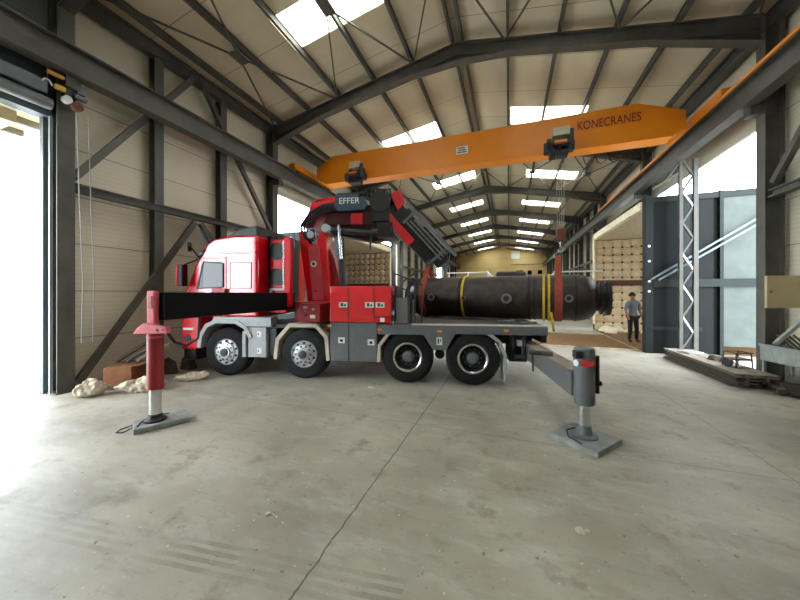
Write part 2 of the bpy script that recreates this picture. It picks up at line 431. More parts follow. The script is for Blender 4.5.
# wall girts & braces
def thingbar(name, p, q, w, h, m, label, cat, group=None, kind=None, ib=False):
    b = MB(); (b.ibeam if ib else b.bar)(p, q, w, h); return tag(b.build(name, m), label, cat, group, kind)
thingbar('wall_girt', (-7.62, 3.3, 3.76), (-7.62, 8.28, 3.76), .16, .16, 'steel', 'dark horizontal steel girt on the beige wall behind the truck', 'wall girt', ib=True)
thingbar('wall_girt', (4.99, YN, 3.8), (4.99, 8.28, 3.8), .16, .16, 'steel', 'dark horizontal steel girt at the right edge of the hall', 'wall girt', ib=True)
thingbar('wall_girt', (4.99, 18.4, 3.8), (4.99, YB-.1, 3.8), .16, .16, 'steel', 'long horizontal girt on the far right wall beyond the furnace', 'wall girt')
thingbar('wall_girt', (-7.62, 21.6, 3.8), (-7.62, 34.8, 3.8), .16, .16, 'steel', 'long horizontal girt on the far left wall beyond the furnace', 'wall girt')
WBX = -7.50
for p, q, lab in (((3.3, 3.95), (5.62, 7.35), 'upper diagonal wall brace rising away from the roller door'),
                  ((5.78, 7.35), (8.25, 3.95), 'upper diagonal wall brace falling towards the column behind the cab'),
                  ((3.35, .12), (5.62, 3.62), 'lower diagonal wall brace above the cardboard box'),
                  ((5.78, 3.62), (8.25, .12), 'lower diagonal wall brace hidden partly by the red cab')):
    thingbar('wall_brace', (WBX-.12, *p), (WBX-.12, *q), .1, .12, 'steel', lab, 'wall brace', 'diagonal braces of the left wall', ib=False)
thingbar('wall_brace', (4.96, 5.6, 7.0), (4.96, 8.2, 4.0), .1, .12, 'steel', 'diagonal brace on the wall at the right edge, meeting the girt', 'wall brace')
for (y0, y1, x, s) in ((18.4, 25.6, 5.0, 'right'), (21.8, 25.6, -7.66, 'left')):
    thingbar('wall_brace', (x, y0, 2.6), (x, y1, 3.6), .1, .12, 'steel', 'distant sloping brace on the %s wall beyond the furnace' % s, 'wall brace')
# left roller door jamb, head, shutter box
st(MB().box((-7.92, 2.97, 0), (-7.8, 3.09, 5.1)).box((-7.9, -1.9, 4.94), (-7.7, 3.04, 5.2)).build('trim_3', 'steel_door'))
st(MB().box((-7.7, 3.0, 0), (-7.66, 3.04, 4.94)).build('trim_4', 'lightgrey'))
st(MB().box((-7.85, -6.8, 5.2), (-7.7, 2.98, 7.4)).build('trim_5', 'darkclad'))
sb = empty('roller_shutter', (-7.6, .4, 5.2), label='grey roller shutter housing above the open door on the left', cat='shutter')
MB().box((-.1, -2.7, .0), (.2, 2.48, .23)).build('shutter_box', 'steel_door', sb, bevel=.02)
MB().tube((.1, -2.7, -.12), (.1, 2.55, -.12), .1, 16).build('shutter_roll', 'steel_light', sb, smooth=True)
# canopy outside the left door
cn = empty('door_canopy', (-8, 0, 5.0), label='pale canopy with dark battens outside the open left door', cat='canopy')
MB().box((-2.3, -2.6, .12), (-.04, 3.3, .2)).build('canopy_roof', 'soffit', cn)
for x in (-.7, -1.4): MB().box((x-.04, -2.6, 0), (x+.04, 3.3, .12)).build('batten', 'steel', cn)
MB().box((-2.3, 2.5, -.25), (-.05, 2.75, .1)).build('end_bracket', 'soffit', cn)
MB().box((-2.36, -2.6, -.05), (-2.3, 3.3, .2)).build('fascia', 'soffit', cn)

# outside scenery
st(MB().box((-20, -4, 0), (-19.8, 40, 5)).build('outside_wall', 'outclad'))

# chain hoist unit  on the left column with its chains
hu = empty('door_motor', (-7.45, 3.16, 5.28), label='cluttered door drive unit with red wheel and yellow bracket on the left column', cat='door drive')
MB().box((-.05, -.14, -.02), (.12, .12, .3)).build('gearbox', 'darkgrey', hu, bevel=.01)
MB().tube((.1, .1, -.2), (.24, .1, -.2), .13, 20).build('red_wheel', 'rust', hu, smooth=True)
MB().box((.1, -.5, .42), (.18, -.12, .5)).build('yellow_bracket', 'yellowpaint', hu)
MB().box((.1, -.36, .08), (.2, -.14, .2)).build('yellow_cover', 'yellowpaint', hu, bevel=.01)
MB().tube((.1, -.12, -.12), (.26, -.12, -.12), .1, 16).build('lamp_housing', 'white', hu, smooth=True)
MB().path([(.2, -.62, .1), (.2, -.56, .2), (.2, -.48, .2), (.2, -.42, .08)], .018).build('hook', 'white', hu)
MB().box((.12, .1, .2), (.22, .28, .42)).box((.12, .02, .02), (.26, .3, .1)).build('bracket', 'midgrey', hu)
hu.scale = (.62, .62, .62)
for k, (dx, dy) in enumerate(((.16, -.1), (.18, .05))):
    c = MB().path([(-7.45+dx, 3.3+dy, 5.0), (-7.43+dx, 3.32+dy, 3.6), (-7.45+dx, 3.38+dy, 2.0), (-7.45+dx, 3.36+dy, .9)], .008, 6)
    tag(c.build('pull_chain', 'lightgrey'), ['thin pull chain hanging beside the left column, nearer the column', 'thin pull chain hanging in front of the wall panels, farther from column'][k], 'chain', 'pull chains')

# ================================================================ BRIDGE CRANE
br = empty('bridge_crane', (XC, 10.2, 6.2), label='orange overhead bridge crane spanning the hall above the truck', cat='crane')
def rel(o, p): q = o; q.location = Vector((-p[0], -p[1], -p[2])); return q
BP = (XC, 10.2, 6.2)
g = MB().prism([(-7.0, 6.2), (-6.6, 5.97), (4.1, 5.97), (4.36, 6.1), (4.36, 6.6), (3.3, 6.98), (-6.3, 6.98), (-7.0, 6.6)], 10.03, 10.4)
rel(g.build('girder', 'orange', br), BP)
rel(MB().box((-6.55, 9.97, 5.93), (4.08, 10.46, 5.968)).build('bottom_flange', 'orange', br), BP)
for x, nm in ((-7.3, 'l'), (4.66, 'r')):
    e = MB().box((x-.11, 9.0, 6.24), (x+.11, 11.5, 6.46)).box((x-.13, 8.95, 6.28), (x+.13, 9.1, 6.42))
    e = rel(e.build('end_carriage', 'orange', br, bevel=.01), BP)
    for yy in (9.25, 11.25): MB().tube((x-.06, yy, 6.315), (x+.06, yy, 6.315), .11, 20).build('wheel', 'darkgrey', e)
tx = text('maker_lettering', 'KONECRANES', .34, (2.62-XC, 10.018-10.2, 6.60-6.2), (PI/2, 0, 0), 'maroon', br, sx=.7)
rel(MB().box((-1.62, 10.015, 6.33), (-1.25, 10.028, 6.57)).build('notice_plate', 'white', br), BP)
pn = MB()
for r in range(3):
    pn.box((-1.59+.03*(r%2), 10.008, 6.36+r*.07), (-1.28-.03*r, 10.014, 6.40+r*.07))
rel(pn.build('notice_lettering', 'midgrey', br), BP)
def hoist(x, scale, label, hookpt):
    h = empty('chain_hoist', (x, 9.85, 6.0), label=label, cat='hoist')
    s = scale
    MB().box((-.5*s, -.32*s, -.22*s), (.5*s, .1*s, .1*s)).box((-.36*s, -.36*s, -.42*s), (.28*s, .1*s, -.22*s)).build('hoist_frame', 'black', h, bevel=.02)
    MB().box((-.27*s, -.42*s, .3*s), (.32*s, -.1*s, .62*s)).build('control_box', 'beige', h, bevel=.02)
    MB().tube((.36*s, -.3*s, -.2*s), (.36*s, -.3*s, .5*s), .11*s, 16).build('motor', 'darkgrey', h, smooth=True)
    MB().tube((-.45*s, -.25*s, -.3*s), (-.45*s, -.25*s, .1*s), .12*s, 16).build('gearbox', 'darkgrey', h, smooth=True)
    MB().tube((-.3*s, -.38*s, .02*s), (.3*s, -.38*s, .02*s), .13*s, 16).build('rope_drum', 'black', h, smooth=True)
    MB().box((-.22*s, -.53*s, .0), (.2*s, -.5*s, .06*s)).build('warning_stripe', 'yellowpaint', h)
    MB().box((-.2*s, -.535*s, -.07*s), (.22*s, -.5*s, -.01*s)).build('red_stripe', 'darkred', h)
    for k in range(5): MB().path([((-.42+k*.2)*s, -.4*s, .1*s), ((-.5+k*.22)*s, -.46*s, -.1*s), ((-.36+k*.2)*s, -.44*s, -.34*s)], .025*s, 6).build('cable_loop', 'black', h)
    MB().box((-.44*s, -.15*s, -.0), (-.28*s, -.02, .34*s)).box((.3*s, -.15*s, -.0), (.44*s, -.02, .34*s)).build('hanger', 'darkgrey', h)
    if hookpt:
        hp = Vector(hookpt) - Vector((x, 9.85, 6.0)); rp = MB()
        for dx in (-.12, -.04, .04, .12): rp.tube((dx*.9, -.3*s, -.4*s), (hp.x+dx*.5, hp.y, hp.z+.5), .007, 5)
        rp.build('wire_rope', 'rope', h)
        b = MB().box((hp.x-.09, hp.y-.07, hp.z+.22), (hp.x+.09, hp.y+.07, hp.z+.5))
        b = b.build('hook_block', 'rust', h, bevel=.02)
        MB().path([(hp.x, hp.y, hp.z+.24), (hp.x, hp.y, hp.z+.12), (hp.x+.06, hp.y, hp.z+.05), (hp.x+.03, hp.y, hp.z-.03), (hp.x-.04, hp.y, hp.z-.01), (hp.x-.05, hp.y, hp.z+.03)], .018, 8).build('hook', 'chrome', b, smooth=True)
    return h
# truck frame helper (local -> world)
TO = Vector((-.655, 6.031, 0)); TA = math.radians(11.76)
TM = Matrix.Translation(TO) @ Matrix.Rotation(TA, 4, 'Z')
def W(x, y, z): return TM @ Vector((x, y, z))
hk = W(2.0, 1.12, 2.72)
hoist(1.36, .74, 'black electric hoist with pale control box under the crane lettering', hk)
hoist(-5.15, .7, 'black electric hoist with pale box above the truck crane boom', None)
# festoon cable loops
cb = MB()
for k in range(3):
    x = 2.1+k*.32; cb.path([(x, 10.5, 5.9), (x+.05, 10.5, 5.7), (x+.15, 10.5, 5.62), (x+.25, 10.5, 5.7), (x+.3, 10.5, 5.9)], .015, 6)
tag(cb.build('festoon_cable', 'black'), 'looped black cable hanging under the orange girder near its right end', 'cable')

# ================================================================ TRUCK
tr = empty('crane_truck', TO, TA, label='red four-axle crane truck with grey deck and outriggers standing in the hall', cat='truck')
def P(mb, name, m, parent=None, **k): return mb.build(name, m, parent or tr, **k)
# chassis
ch = MB().box((-6.1, .75, .72), (1.3, .95, 1.02)).box((-6.1, 1.55, .72), (1.3, 1.75, 1.02))
for x in (-6, -4.5, -3.2, -2.1, -.6, .7, 1.2): ch.box((x-.08, .95, .76), (x+.08, 1.55, .98))
P(ch, 'chassis_frame', 'black')
# wheels
def tyre_prof(w, R): return [(0, .29), (0, R-.07), (.02, R-.025), (.05, R), (w-.05, R), (w-.02, R-.025), (w, R-.07), (w, .29)]
def wheel(x, kind, yo=0.03, flip=False):
    R = .515; w = .33; s = -1 if flip else 1; y0 = yo
    t = MB().lathe((x, y0, R), (0, s, 0), tyre_prof(w, R), 48, False)
    for k in range(48):
        a = 2*PI*k/48
        for (ya, yb, da) in ((.04, .15, 0), (.18, .29, .06)):
            c, sn = math.cos(a+da), math.sin(a+da); p = Vector((x+c*(R-.004), y0+s*ya, R+sn*(R-.004))); q = Vector((x+c*(R-.004), y0+s*yb, R+sn*(R-.004)))
            t.bar(p, q, .035, .018, (c, 0, sn))
    T_ = P(t, 'wheel', 'rubber', smooth=True)
    if kind == 'steer':
        P(MB().lathe((x, y0-s*.0, R), (0, s, 0), [(.02, .3), (0, .27), (.03, .255), (.03, .22), (-.02, .2), (-.03, .13), (-.06, .12), (-.06, .09)], 36), 'rim', 'rimsilver', T_, smooth=True)
        for k in range(0 if flip else 10):
            a = 2*PI*k/10; P(MB().tube((x+math.cos(a)*.165, y0-s*.036, R+math.sin(a)*.165), (x+math.cos(a)*.165, y0+s*.02, R+math.sin(a)*.165), .02, 8), 'wheel_nut', 'darkgrey', T_)
        for k in range(0 if flip else 10):
            a = 2*PI*(k+.5)/10; P(MB().tube((x+math.cos(a)*.232, y0-s*.004, R+math.sin(a)*.232), (x+math.cos(a)*.232, y0+s*.035, R+math.sin(a)*.232), .024, 10), 'hand_hole', 'black', T_)
        P(MB().lathe((x, y0-s*.09, R), (0, s, 0), [(0, .05), (.01, .085), (.1, .09)], 24), 'hub', 'darkgrey', T_, smooth=True)
    else:
        P(MB().lathe((x, y0, R), (0, s, 0), [(-.005, .295), (-.01, .27), (.0, .255), (.03, .25), (.05, .285)], 40, False), 'rim', 'chrome', T_, smooth=True)
        P(MB().lathe((x, y0, R), (0, s, 0), [(.02, .252), (.15, .235), (.17, .2), (.15, .15), (.15, 0.01)], 36, False), 'wheel_disc', 'darkgrey', T_, smooth=True)
        P(MB().lathe((x, y0+s*.03, R), (0, s, 0), [(0, .08), (.02, .11), (.13, .13)], 24), 'hub', 'midgrey', T_, smooth=True)
        for k in range(0 if flip else 10):
            a = 2*PI*k/10; P(MB().tube((x+math.cos(a)*.17, y0+s*.1, R+math.sin(a)*.17), (x+math.cos(a)*.17, y0+s*.16, R+math.sin(a)*.17), .016, 8), 'wheel_nut', 'midgrey', T_)
    return T_
for x, k in ((-5.26, 'steer'), (-3.47, 'steer'), (-1.28, 'drive'), (0, 'drive')):
    wheel(x, k); wheel(x, k, 2.47, True)
ax = MB()
for x in (-5.26, -3.47, -1.28, 0): ax.tube((x, .3, .515), (x, 2.2, .515), .08, 12)
P(ax, 'axles', 'black', smooth=True)
# cab
cab = MB().prism([(-6.3, 1.27), (-6.3, 1.8), (-6.06, 2.38), (-5.9, 2.62), (-5.74, 2.9), (-5.58, 3.0), (-5.1, 3.06), (-4.54, 3.06), (-4.54, 1.27)], .06, 2.44)
cab = P(cab, 'cab', 'red', bevel=.05, smooth=True)
P(MB().prism([(-5.3, 3.03), (-4.98, 3.2), (-4.56, 3.27), (-4.56, 3.03)], .08, 2.42), 'roof_deflector', 'darkgrey', cab, bevel=.03)
P(MB().prism([(-5.97, 1.9), (-5.35, 1.93), (-5.35, 2.45), (-5.4, 2.49), (-5.82, 2.49), (-5.87, 2.4)], .045, .07), 'side_window', 'glass', cab)
P(MB().band([(-5.97, 1.9), (-5.35, 1.93), (-5.35, 2.45), (-5.82, 2.49), (-5.97, 1.9)], .025, .035, .07), 'window_seal', 'black', cab)
P(MB().box((-5.18, .052, 1.9), (-4.68, .07, 2.46)), 'sleeper_panel', 'red', cab, bevel=.03)
P(MB().band([(-5.18, 1.9), (-4.68, 1.9), (-4.68, 2.46), (-5.18, 2.46), (-5.18, 1.9)], .012, .045, .07), 'panel_seam', 'darkred', cab)
P(MB().box((-5.29, .05, 1.3), (-5.275, .062, 2.6)).box((-6.0, .05, 2.56), (-5.28, .062, 2.575)), 'door_seam', 'darkred', cab)
P(MB().prism([(-5.45, 2.66), (-4.6, 2.66), (-4.6, 2.7), (-5.4, 2.7)], .045, .065), 'roof_stripe', 'white', cab)
P(MB().prism([(-6.315, 1.8), (-6.07, 2.4), (-6.03, 2.38), (-6.27, 1.8)], .2, 2.3), 'windshield', 'glass', cab)
P(MB().box((-6.32, .35, 1.3), (-6.29, 2.15, 1.72)), 'grille', 'blackgloss', cab)
P(MB().box((-5.55, .03, 1.88), (-5.4, .06, 1.92)), 'door_handle', 'darkgrey', cab)
P(MB().prism([(-6.05, 2.62), (-5.7, 2.8), (-5.72, 2.86), (-6.1, 2.66)], .15, 2.3), 'sun_visor', 'blackgloss', cab)
mr = P(MB().box((-6.28, -.16, 1.95), (-6.16, .0, 2.42)).bar((-6.2, -.06, 2.42), (-6.0, .1, 2.55), .03, .03), 'side_mirror', 'blackgloss', cab, bevel=.02)
P(MB().box((-6.30, -.17, 1.95), (-6.27, .01, 2.42)), 'mirror_cover', 'red', mr)
mr = P(MB().tube((-6.05, -.12, 2.8), (-6.0, -.08, 2.8), .1, 18).bar((-6.0, -.08, 2.78), (-5.9, .1, 2.5), .025, .025), 'round_mirror', 'blackgloss', cab, smooth=True)
P(MB().bar((-5.95, .3, 3.0), (-6.1, .3, 3.25), .05, .05), 'roof_lamp_bracket', 'black', cab)
text('cab_lettering', 'FH16', .1, (-4.95, .046, 1.84), (PI/2, 0, 0), 'darkgrey', cab) if False else None
# bumper, fender, steps
bp_ = P(MB().prism([(-6.36, .55), (-6.36, 1.27), (-5.9, 1.27), (-5.92, .95), (-5.98, .55)], .04, 2.46), 'bumper', 'red', bevel=.03)
P(MB().box((-6.3, .02, .98), (-6.05, .045, 1.03)), 'bumper_strip', 'white', bp_)
P(MB().tube((-6.2, .02, .8), (-6.2, .05, .8), .08, 16), 'fog_lamp', 'black', bp_)
P(MB().box((-6.36, .1, .3), (-6.05, 2.4, .55)), 'bumper_skirt', 'black', bp_, bevel=.02)
fd = MB().band([(-5.9, .62), (-5.86, .86), (-5.72, 1.08), (-5.5, 1.18), (-5.02, 1.18), (-4.8, 1.06), (-4.68, .86)], .09, .0, .45)
fd.prism([(-5.6, 1.16), (-5.55, 1.28), (-4.2, 1.28), (-4.2, 1.08), (-4.75, 1.08), (-4.95, 1.2)], .01, .3)
P(fd, 'front_fender', 'lightgrey', bevel=.01)
P(MB().box((-4.86, .0, .42), (-4.77, .4, .98)), 'fender_end', 'lightgrey', bevel=.01)
bx = P(MB().box((-4.74, .03, .42), (-4.32, .6, 1.06)), 'battery_box', 'lightgrey', bevel=.01)
P(MB().box((-4.52, .015, .5), (-4.42, .03, .62)).box((-4.52, .015, .86), (-4.42, .03, .98)), 'latch_plate', 'white', bx)
P(MB().box((-4.50, .008, .54), (-4.48, .016, .58)).box((-4.50, .008, .9), (-4.48, .016, .94)), 'latch', 'black', bx)
P(MB().box((-4.72, .015, .9), (-4.66, .03, 1.02)), 'warning_label', 'yellowpaint', bx)
P(MB().box((-4.3, .1, .45), (-4.12, .6, 1.04)), 'air_tank', 'black', bevel=.02)
P(MB().band([(-4.1, .42), (-4.05, .82), (-3.78, 1.12), (-3.2, 1.12), (-2.97, .88), (-2.93, .42)], .075, .0, .42), 'wheel_guard', 'beige')
P(MB().box((-4.5, .1, 1.05), (-2.9, 2.4, 1.13)), 'cross_plate', 'black')
# toolbox
tb = P(MB().box((-2.88, .0, 1.205), (-1.61, .62, 1.94)), 'upper_locker', 'red', bevel=.012)
for x in (-2.49, -1.96): P(MB().box((x-.008, -.006, 1.22), (x+.008, .005, 1.93)), 'locker_seam', 'black', tb)
P(MB().box((-1.97, -.006, 1.31), (-1.62, .004, 1.325)), 'locker_seam', 'black', tb)
for x, z in ((-2.6, 1.56), (-2.05, 1.56), (-1.83, 1.56)):
    l = P(MB().box((x-.09, -.012, z-.055), (x+.09, .0, z+.055)), 'latch_plate', 'white', tb)
    P(MB().box((x-.05, -.02, z-.035), (x+.0, -.011, z+.035)).box((x+.02, -.02, z-.03), (x+.06, -.011, z+.01)), 'latch', 'black', l)
l = P(MB().box((-1.83, -.012, 1.22), (-1.74, .0, 1.3)), 'latch_plate', 'white', tb)
tl = P(MB().box((-2.88, .01, .4), (-1.9, .62, 1.195)), 'lower_locker', 'midgrey', bevel=.012)
P(MB().box((-2.498, .003, .41), (-2.482, .012, 1.19)), 'locker_seam', 'black', tl)
for x, z in ((-2.64, .83), (-2.02, .8)):
    l = P(MB().box((x-.07, .0, z-.06), (x+.07, .01, z+.06)), 'latch_plate', 'white', tl)
    P(MB().box((x-.03, -.008, z-.03), (x+.03, .001, z+.02)), 'latch', 'black', l)
P(MB().box((-2.88, 1.88, .4), (-1.9, 2.5, 1.94)), 'far_locker', 'red', bevel=.012)
# deck
dk = P(MB().box((-1.6, .0, 1.03), (1.37, 2.5, 1.165)), 'deck', 'midgrey', bevel=.008)
P(MB().box((-1.55, .03, 1.165), (1.35, 2.47, 1.176)), 'deck_plate', 'wood', dk)
c_ = MB(); c_.box((-1.2, -.004, 1.165), (1.37, .14, 1.18))
for k in range(64): c_.box((-1.18+k*.04, -.008, 1.158), (-1.165+k*.04, .13, 1.187))
P(c_, 'checker_strip', 'checker', dk)
sk = MB().prism([(-1.88, .97), (-1.88, 1.16), (1.37, 1.16), (1.37, 1.0), (.4, 1.0), (-.34, 1.0), (-.52, .68), (-.77, .68), (-.95, .97)], -.005, .03)
sk = P(sk, 'side_skirt', 'midgrey')
P(MB().box((-.7, -.012, .78), (-.59, -.004, .93)), 'notice_plate', 'white', sk)
P(MB().box((-.68, -.016, .8), (-.65, -.011, .91)).box((-.63, -.016, .84), (-.61, -.011, .9)), 'notice_print', 'darkgrey', sk)
for x, z in ((-1.84, 1.07), (-.64, 1.05), (.62, 1.08)): P(MB().box((x-.045, -.02, z-.022), (x+.045, .0, z+.022)), 'marker_lamp', 'amber', sk, bevel=.008)
P(MB().box((-2.93, -.02, 1.1), (-2.86, .05, 1.15)), 'marker_lamp', 'amber')
P(MB().band([(-1.87, .42), (-1.85, .74), (-1.66, .99)], .06, .0, .4), 'wheel_guard', 'beige')
P(MB().band([(.28, 1.02), (.5, .86), (.6, .6), (.6, .32)], .06, .0, .4), 'wheel_guard', 'lightgrey')
P(MB().box((.585, .02, .08), (.6, .4, .32)), 'mud_flap', 'lightgrey')
P(MB().tube((-.64, .4, .52), (-.64, 2, .52), .1, 12).box((-.74, .4, .6), (-.5, .9, .75)), 'suspension_bracket', 'black')
P(MB().box((.72, .2, .45), (1.05, .6, .95)).tube((.8, .12, .55), (1.0, .12, .55), .07).tube((.95, .1, .6), (.95, .1, .95), .03).tube((.75, .1, .5), (.75, .1, .98), .02), 'rear_valve_block', 'darkgrey', bevel=.01)
P(MB().box((.85, .08, .78), (.98, .2, .88)), 'rear_connector', 'lightgrey')
P(MB().box((1.28, .1, .85), (1.38, 2.4, 1.03)), 'rear_crossbar', 'black')
# headboard rail behind locker
hb = MB().box((-1.625, .64, 1.17), (-1.6, 1.86, 1.95))
P(hb, 'headboard', 'darkgrey')
hr = MB()
for x in (-1.55, -1.42, -1.28, -1.14, -1.0): hr.tube((x, .12, 1.17), (x, .12, 2.2-(x+1.55)*.42), .014, 6)
hr.tube((-1.6, .12, 2.22), (-.98, .12, 1.96), .018, 6).tube((-1.6, .12, 1.98), (-.98, .12, 1.72), .012, 6)
P(hr, 'ladder_rail', 'darkgrey')
P(MB().box((-1.52, .1, 1.18), (-1.28, .5, 1.7)).tube((-1.2, .3, 1.2), (-1.2, .3, 1.66), .05), 'hydraulic_unit', 'bluegrey', bevel=.01)
# fan cooler unit
fc = P(MB().box((-4.43, .36, 1.35), (-4.05, .6, 3.0)), 'cooler_frame', 'red', bevel=.02)
for z in (2.74, 2.16):
    f = P(MB().lathe((-4.26, .35, z), (0, 1, 0), [(0, .165), (-.03, .17), (-.03, .19), (.03, .195)], 28), 'fan_ring', 'black', fc, smooth=True)
    P(MB().lathe((-4.26, .34, z), (0, 1, 0), [(0, .16), (.02, .15), (.03, .001)], 24), 'fan', 'black', fc)
P(MB().box((-4.06, .24, 1.9), (-4.03, .25, 2.95)), 'pipe_strip', 'chrome', fc)
P(MB().box((-4.04, .25, 1.5), (-3.9, .42, 3.03)), 'cooler_side', 'red', fc, bevel=.02)
P(MB().box((-4.40, .28, 1.86), (-3.95, .36, 1.9)).box((-4.40, .28, 1.62), (-4.36, .36, 1.9)).box((-3.99, .28, 1.62), (-3.95, .36, 1.9)), 'guard_bar', 'lightgrey', fc)
P(MB().tube((-4.5, .5, 1.3), (-4.5, .5, 3.1), .06, 16).box((-4.56, .7, 1.3), (-4.45, 1.8, 3.1)), 'exhaust_stack', 'black', smooth=True)
# crane base & column
cbx = P(MB().box((-3.95, .55, 1.13), (-2.98, 2.0, 1.6)), 'crane_base', 'darkred', bevel=.02)
cp = P(MB().box((-3.56, .0, 1.2), (-3.1, .55, 1.58)), 'control_panel', 'darkred', bevel=.01)
for x, z, w, h, m in ((-3.42, 1.5, .08, .05, 'lightgrey'), (-3.25, 1.46, .05, .05, 'lightgrey'), (-3.42, 1.34, .06, .06, 'black'), (-3.26, 1.31, .11, .07, 'white'), (-3.42, 1.42, .03, .03, 'pinkred')):
    P(MB().box((x-w/2, -.012, z-h/2), (x+w/2, .002, z+h/2)), 'gauge', m, cp)
col = MB().prism([(-3.82, 1.58), (-3.2, 1.58), (-3.38, 3.26), (-3.5, 3.26), (-3.63, 2.98), (-3.76, 2.98), (-3.95, 3.28), (-4.06, 3.28)], .97, 1.58)
col = P(col, 'crane_column', 'red', bevel=.02)
P(MB().prism([(-3.68, 1.62), (-3.4, 1.62), (-3.52, 2.92), (-3.8, 2.92)], .94, .975), 'column_facet', 'pinkred', col, bevel=.01)
P(MB().tube((-3.65, .925, 2.5), (-3.65, .942, 2.5), .075, 20), 'round_emblem', 'white', col)
P(MB().tube((-3.65, .918, 2.5), (-3.65, .928, 2.5), .04, 16), 'emblem_centre', 'panelblue', col)
P(MB().tube((-3.6, .93, 1.85), (-3.6, .945, 1.85), .025, 12), 'bolt_hole', 'black', col)
P(MB().prism([(-3.22, 1.6), (-2.95, 1.6), (-3.2, 2.6), (-3.5, 3.25)], 1.15, 1.5), 'column_web', 'darkred', col)
P(MB().tube((-2.93, 1.1, 1.6), (-3.02, 1.1, 2.62), .075, 16), 'lift_cylinder', 'black', col, smooth=True)
P(MB().tube((-3.02, 1.1, 2.6), (-3.08, 1.1, 3.45), .04, 14), 'cylinder_rod', 'chrome', col, smooth=True)
P(MB().path([(-4.12, .9, 2.9), (-4.14, .9, 3.32), (-3.6, .9, 3.34), (-3.56, .9, 2.95)], .015, 6), 'guard_loop', 'lightgrey', col)
ho = MB()
for k in range(5): ho.path([(-3.95+k*.05, 1.0+k*.08, 3.1), (-4.0+k*.05, 1.0+k*.08, 3.4), (-3.75+k*.05, 1.0+k*.08, 3.72), (-3.3, 1.0+k*.08, 3.85-k*.03)], .025, 8)
P(ho, 'hoses', 'black', col, smooth=True)
P(MB().tube((-3.72, .9, 3.2), (-3.72, 1.7, 3.2), .09, 20).tube((-3.35, .9, 3.35), (-3.35, 1.7, 3.35), .1, 20), 'pivot_pin', 'lightgrey', col, smooth=True)
# first boom
bo = P(MB().prism([(-3.98, 3.42), (-3.72, 4.02), (-3.5, 4.1), (-3.1, 4.12), (-3.05, 3.95), (-3.3, 3.75), (-3.55, 3.6), (-3.72, 3.35)], 1.0, 1.6), 'boom_elbow', 'red', bevel=.03)
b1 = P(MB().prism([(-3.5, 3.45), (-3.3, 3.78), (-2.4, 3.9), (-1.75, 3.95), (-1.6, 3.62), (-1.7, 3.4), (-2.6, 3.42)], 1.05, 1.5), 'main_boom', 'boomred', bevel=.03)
P(MB().box((-2.75, .98, 3.42), (-2.45, 1.06, 3.7)), 'boom_gusset', 'jibred', b1, bevel=.02)
P(MB().prism([(-3.4, 3.26), (-3.1, 3.42), (-2.3, 3.35), (-1.9, 3.1), (-2.2, 3.02)], 1.1, 1.45), 'boom_cylinder_cover', 'black', b1, bevel=.03)
P(MB().tube((-3.35, 1.02, 3.33), (-2.1, 1.02, 3.2), .07, 14), 'boom_cylinder', 'darkgrey', b1, smooth=True)
sg = P(MB().prism([(-3.15, 3.86), (-3.05, 3.74), (-2.4, 3.76), (-2.33, 3.9), (-2.42, 4.14), (-3.1, 4.14)], .93, 1.0), 'name_plate', 'panelblue', b1, bevel=.01)
text('maker_name', 'EFFER', .2, (-2.77, .924, 3.975), (PI/2, 0, 0), 'white', sg)
P(MB().tube((-2.2, .95, 3.98), (-2.2, 1.02, 3.98), .05, 14), 'beacon_lamp', 'red', b1)
jb = MB().box((-2.22, .85, 3.45), (-1.8, 1.7, 4.12)).box((-2.1, .9, 3.1), (-1.72, 1.6, 3.45)).tube((-2.02, .82, 3.9), (-2.02, 1.72, 3.9), .24, 20).tube((-1.9, .84, 3.25), (-1.9, 1.7, 3.25), .16, 16)
for k in range(6): jb.tube((-2.5+k*.14, .88, 4.1+.08*math.sin(k*2)), (-2.4+k*.14, 1.3, 4.22+.08*math.sin(k)), .05, 8)
P(jb, 'knuckle_joint', 'black', b1, bevel=.02)
P(MB().prism([(-1.78, 4.08), (-1.55, 4.2), (-1.45, 3.9), (-1.62, 3.72)], .9, 1.0), 'joint_plate', 'jibred', b1)
P(MB().tube((-2.28, 1.0, 2.82), (-2.26, 1.0, 3.2), .025, 8), 'drop_pipe', 'black', b1)
for k in range(7):
    y_ = 1.03+.04*(k%3); z_ = 3.78+.04*k
    P(MB().path([(-3.85+.05*k, y_, 3.5+.03*k), (-3.62, y_, z_), (-3.2, y_, z_+.04), (-2.6, y_-.02, 3.78+.03*k), (-2.0, y_-.03, 3.95-.06*k), (-1.75, y_-.03, 3.6-.04*k)], .022, 6), 'boom_hose', 'black', b1, smooth=True)
for k in range(5):
    P(MB().path([(-3.86+.06*k, .93, 3.1), (-3.98+.07*k, .93, 3.42), (-3.74+.06*k, .93, 3.74-.03*k), (-3.4, .94, 3.92-.05*k), (-3.14, .96, 3.94-.04*k)], .026, 6), 'elbow_hose', 'black', b1, smooth=True)
for k in range(5):
    P(MB().path([(-2.4+.1*k, .93, 4.05), (-2.35+.1*k, .9, 4.28-.03*k), (-2.2+.1*k, .92, 4.22), (-2.1+.09*k, .95, 3.9)], .025, 6), 'joint_hose', 'black', b1, smooth=True)
P(MB().box((-3.1, 1.0, 4.12), (-2.5, 1.4, 4.2)), 'boom_cover', 'black', b1, bevel=.02)
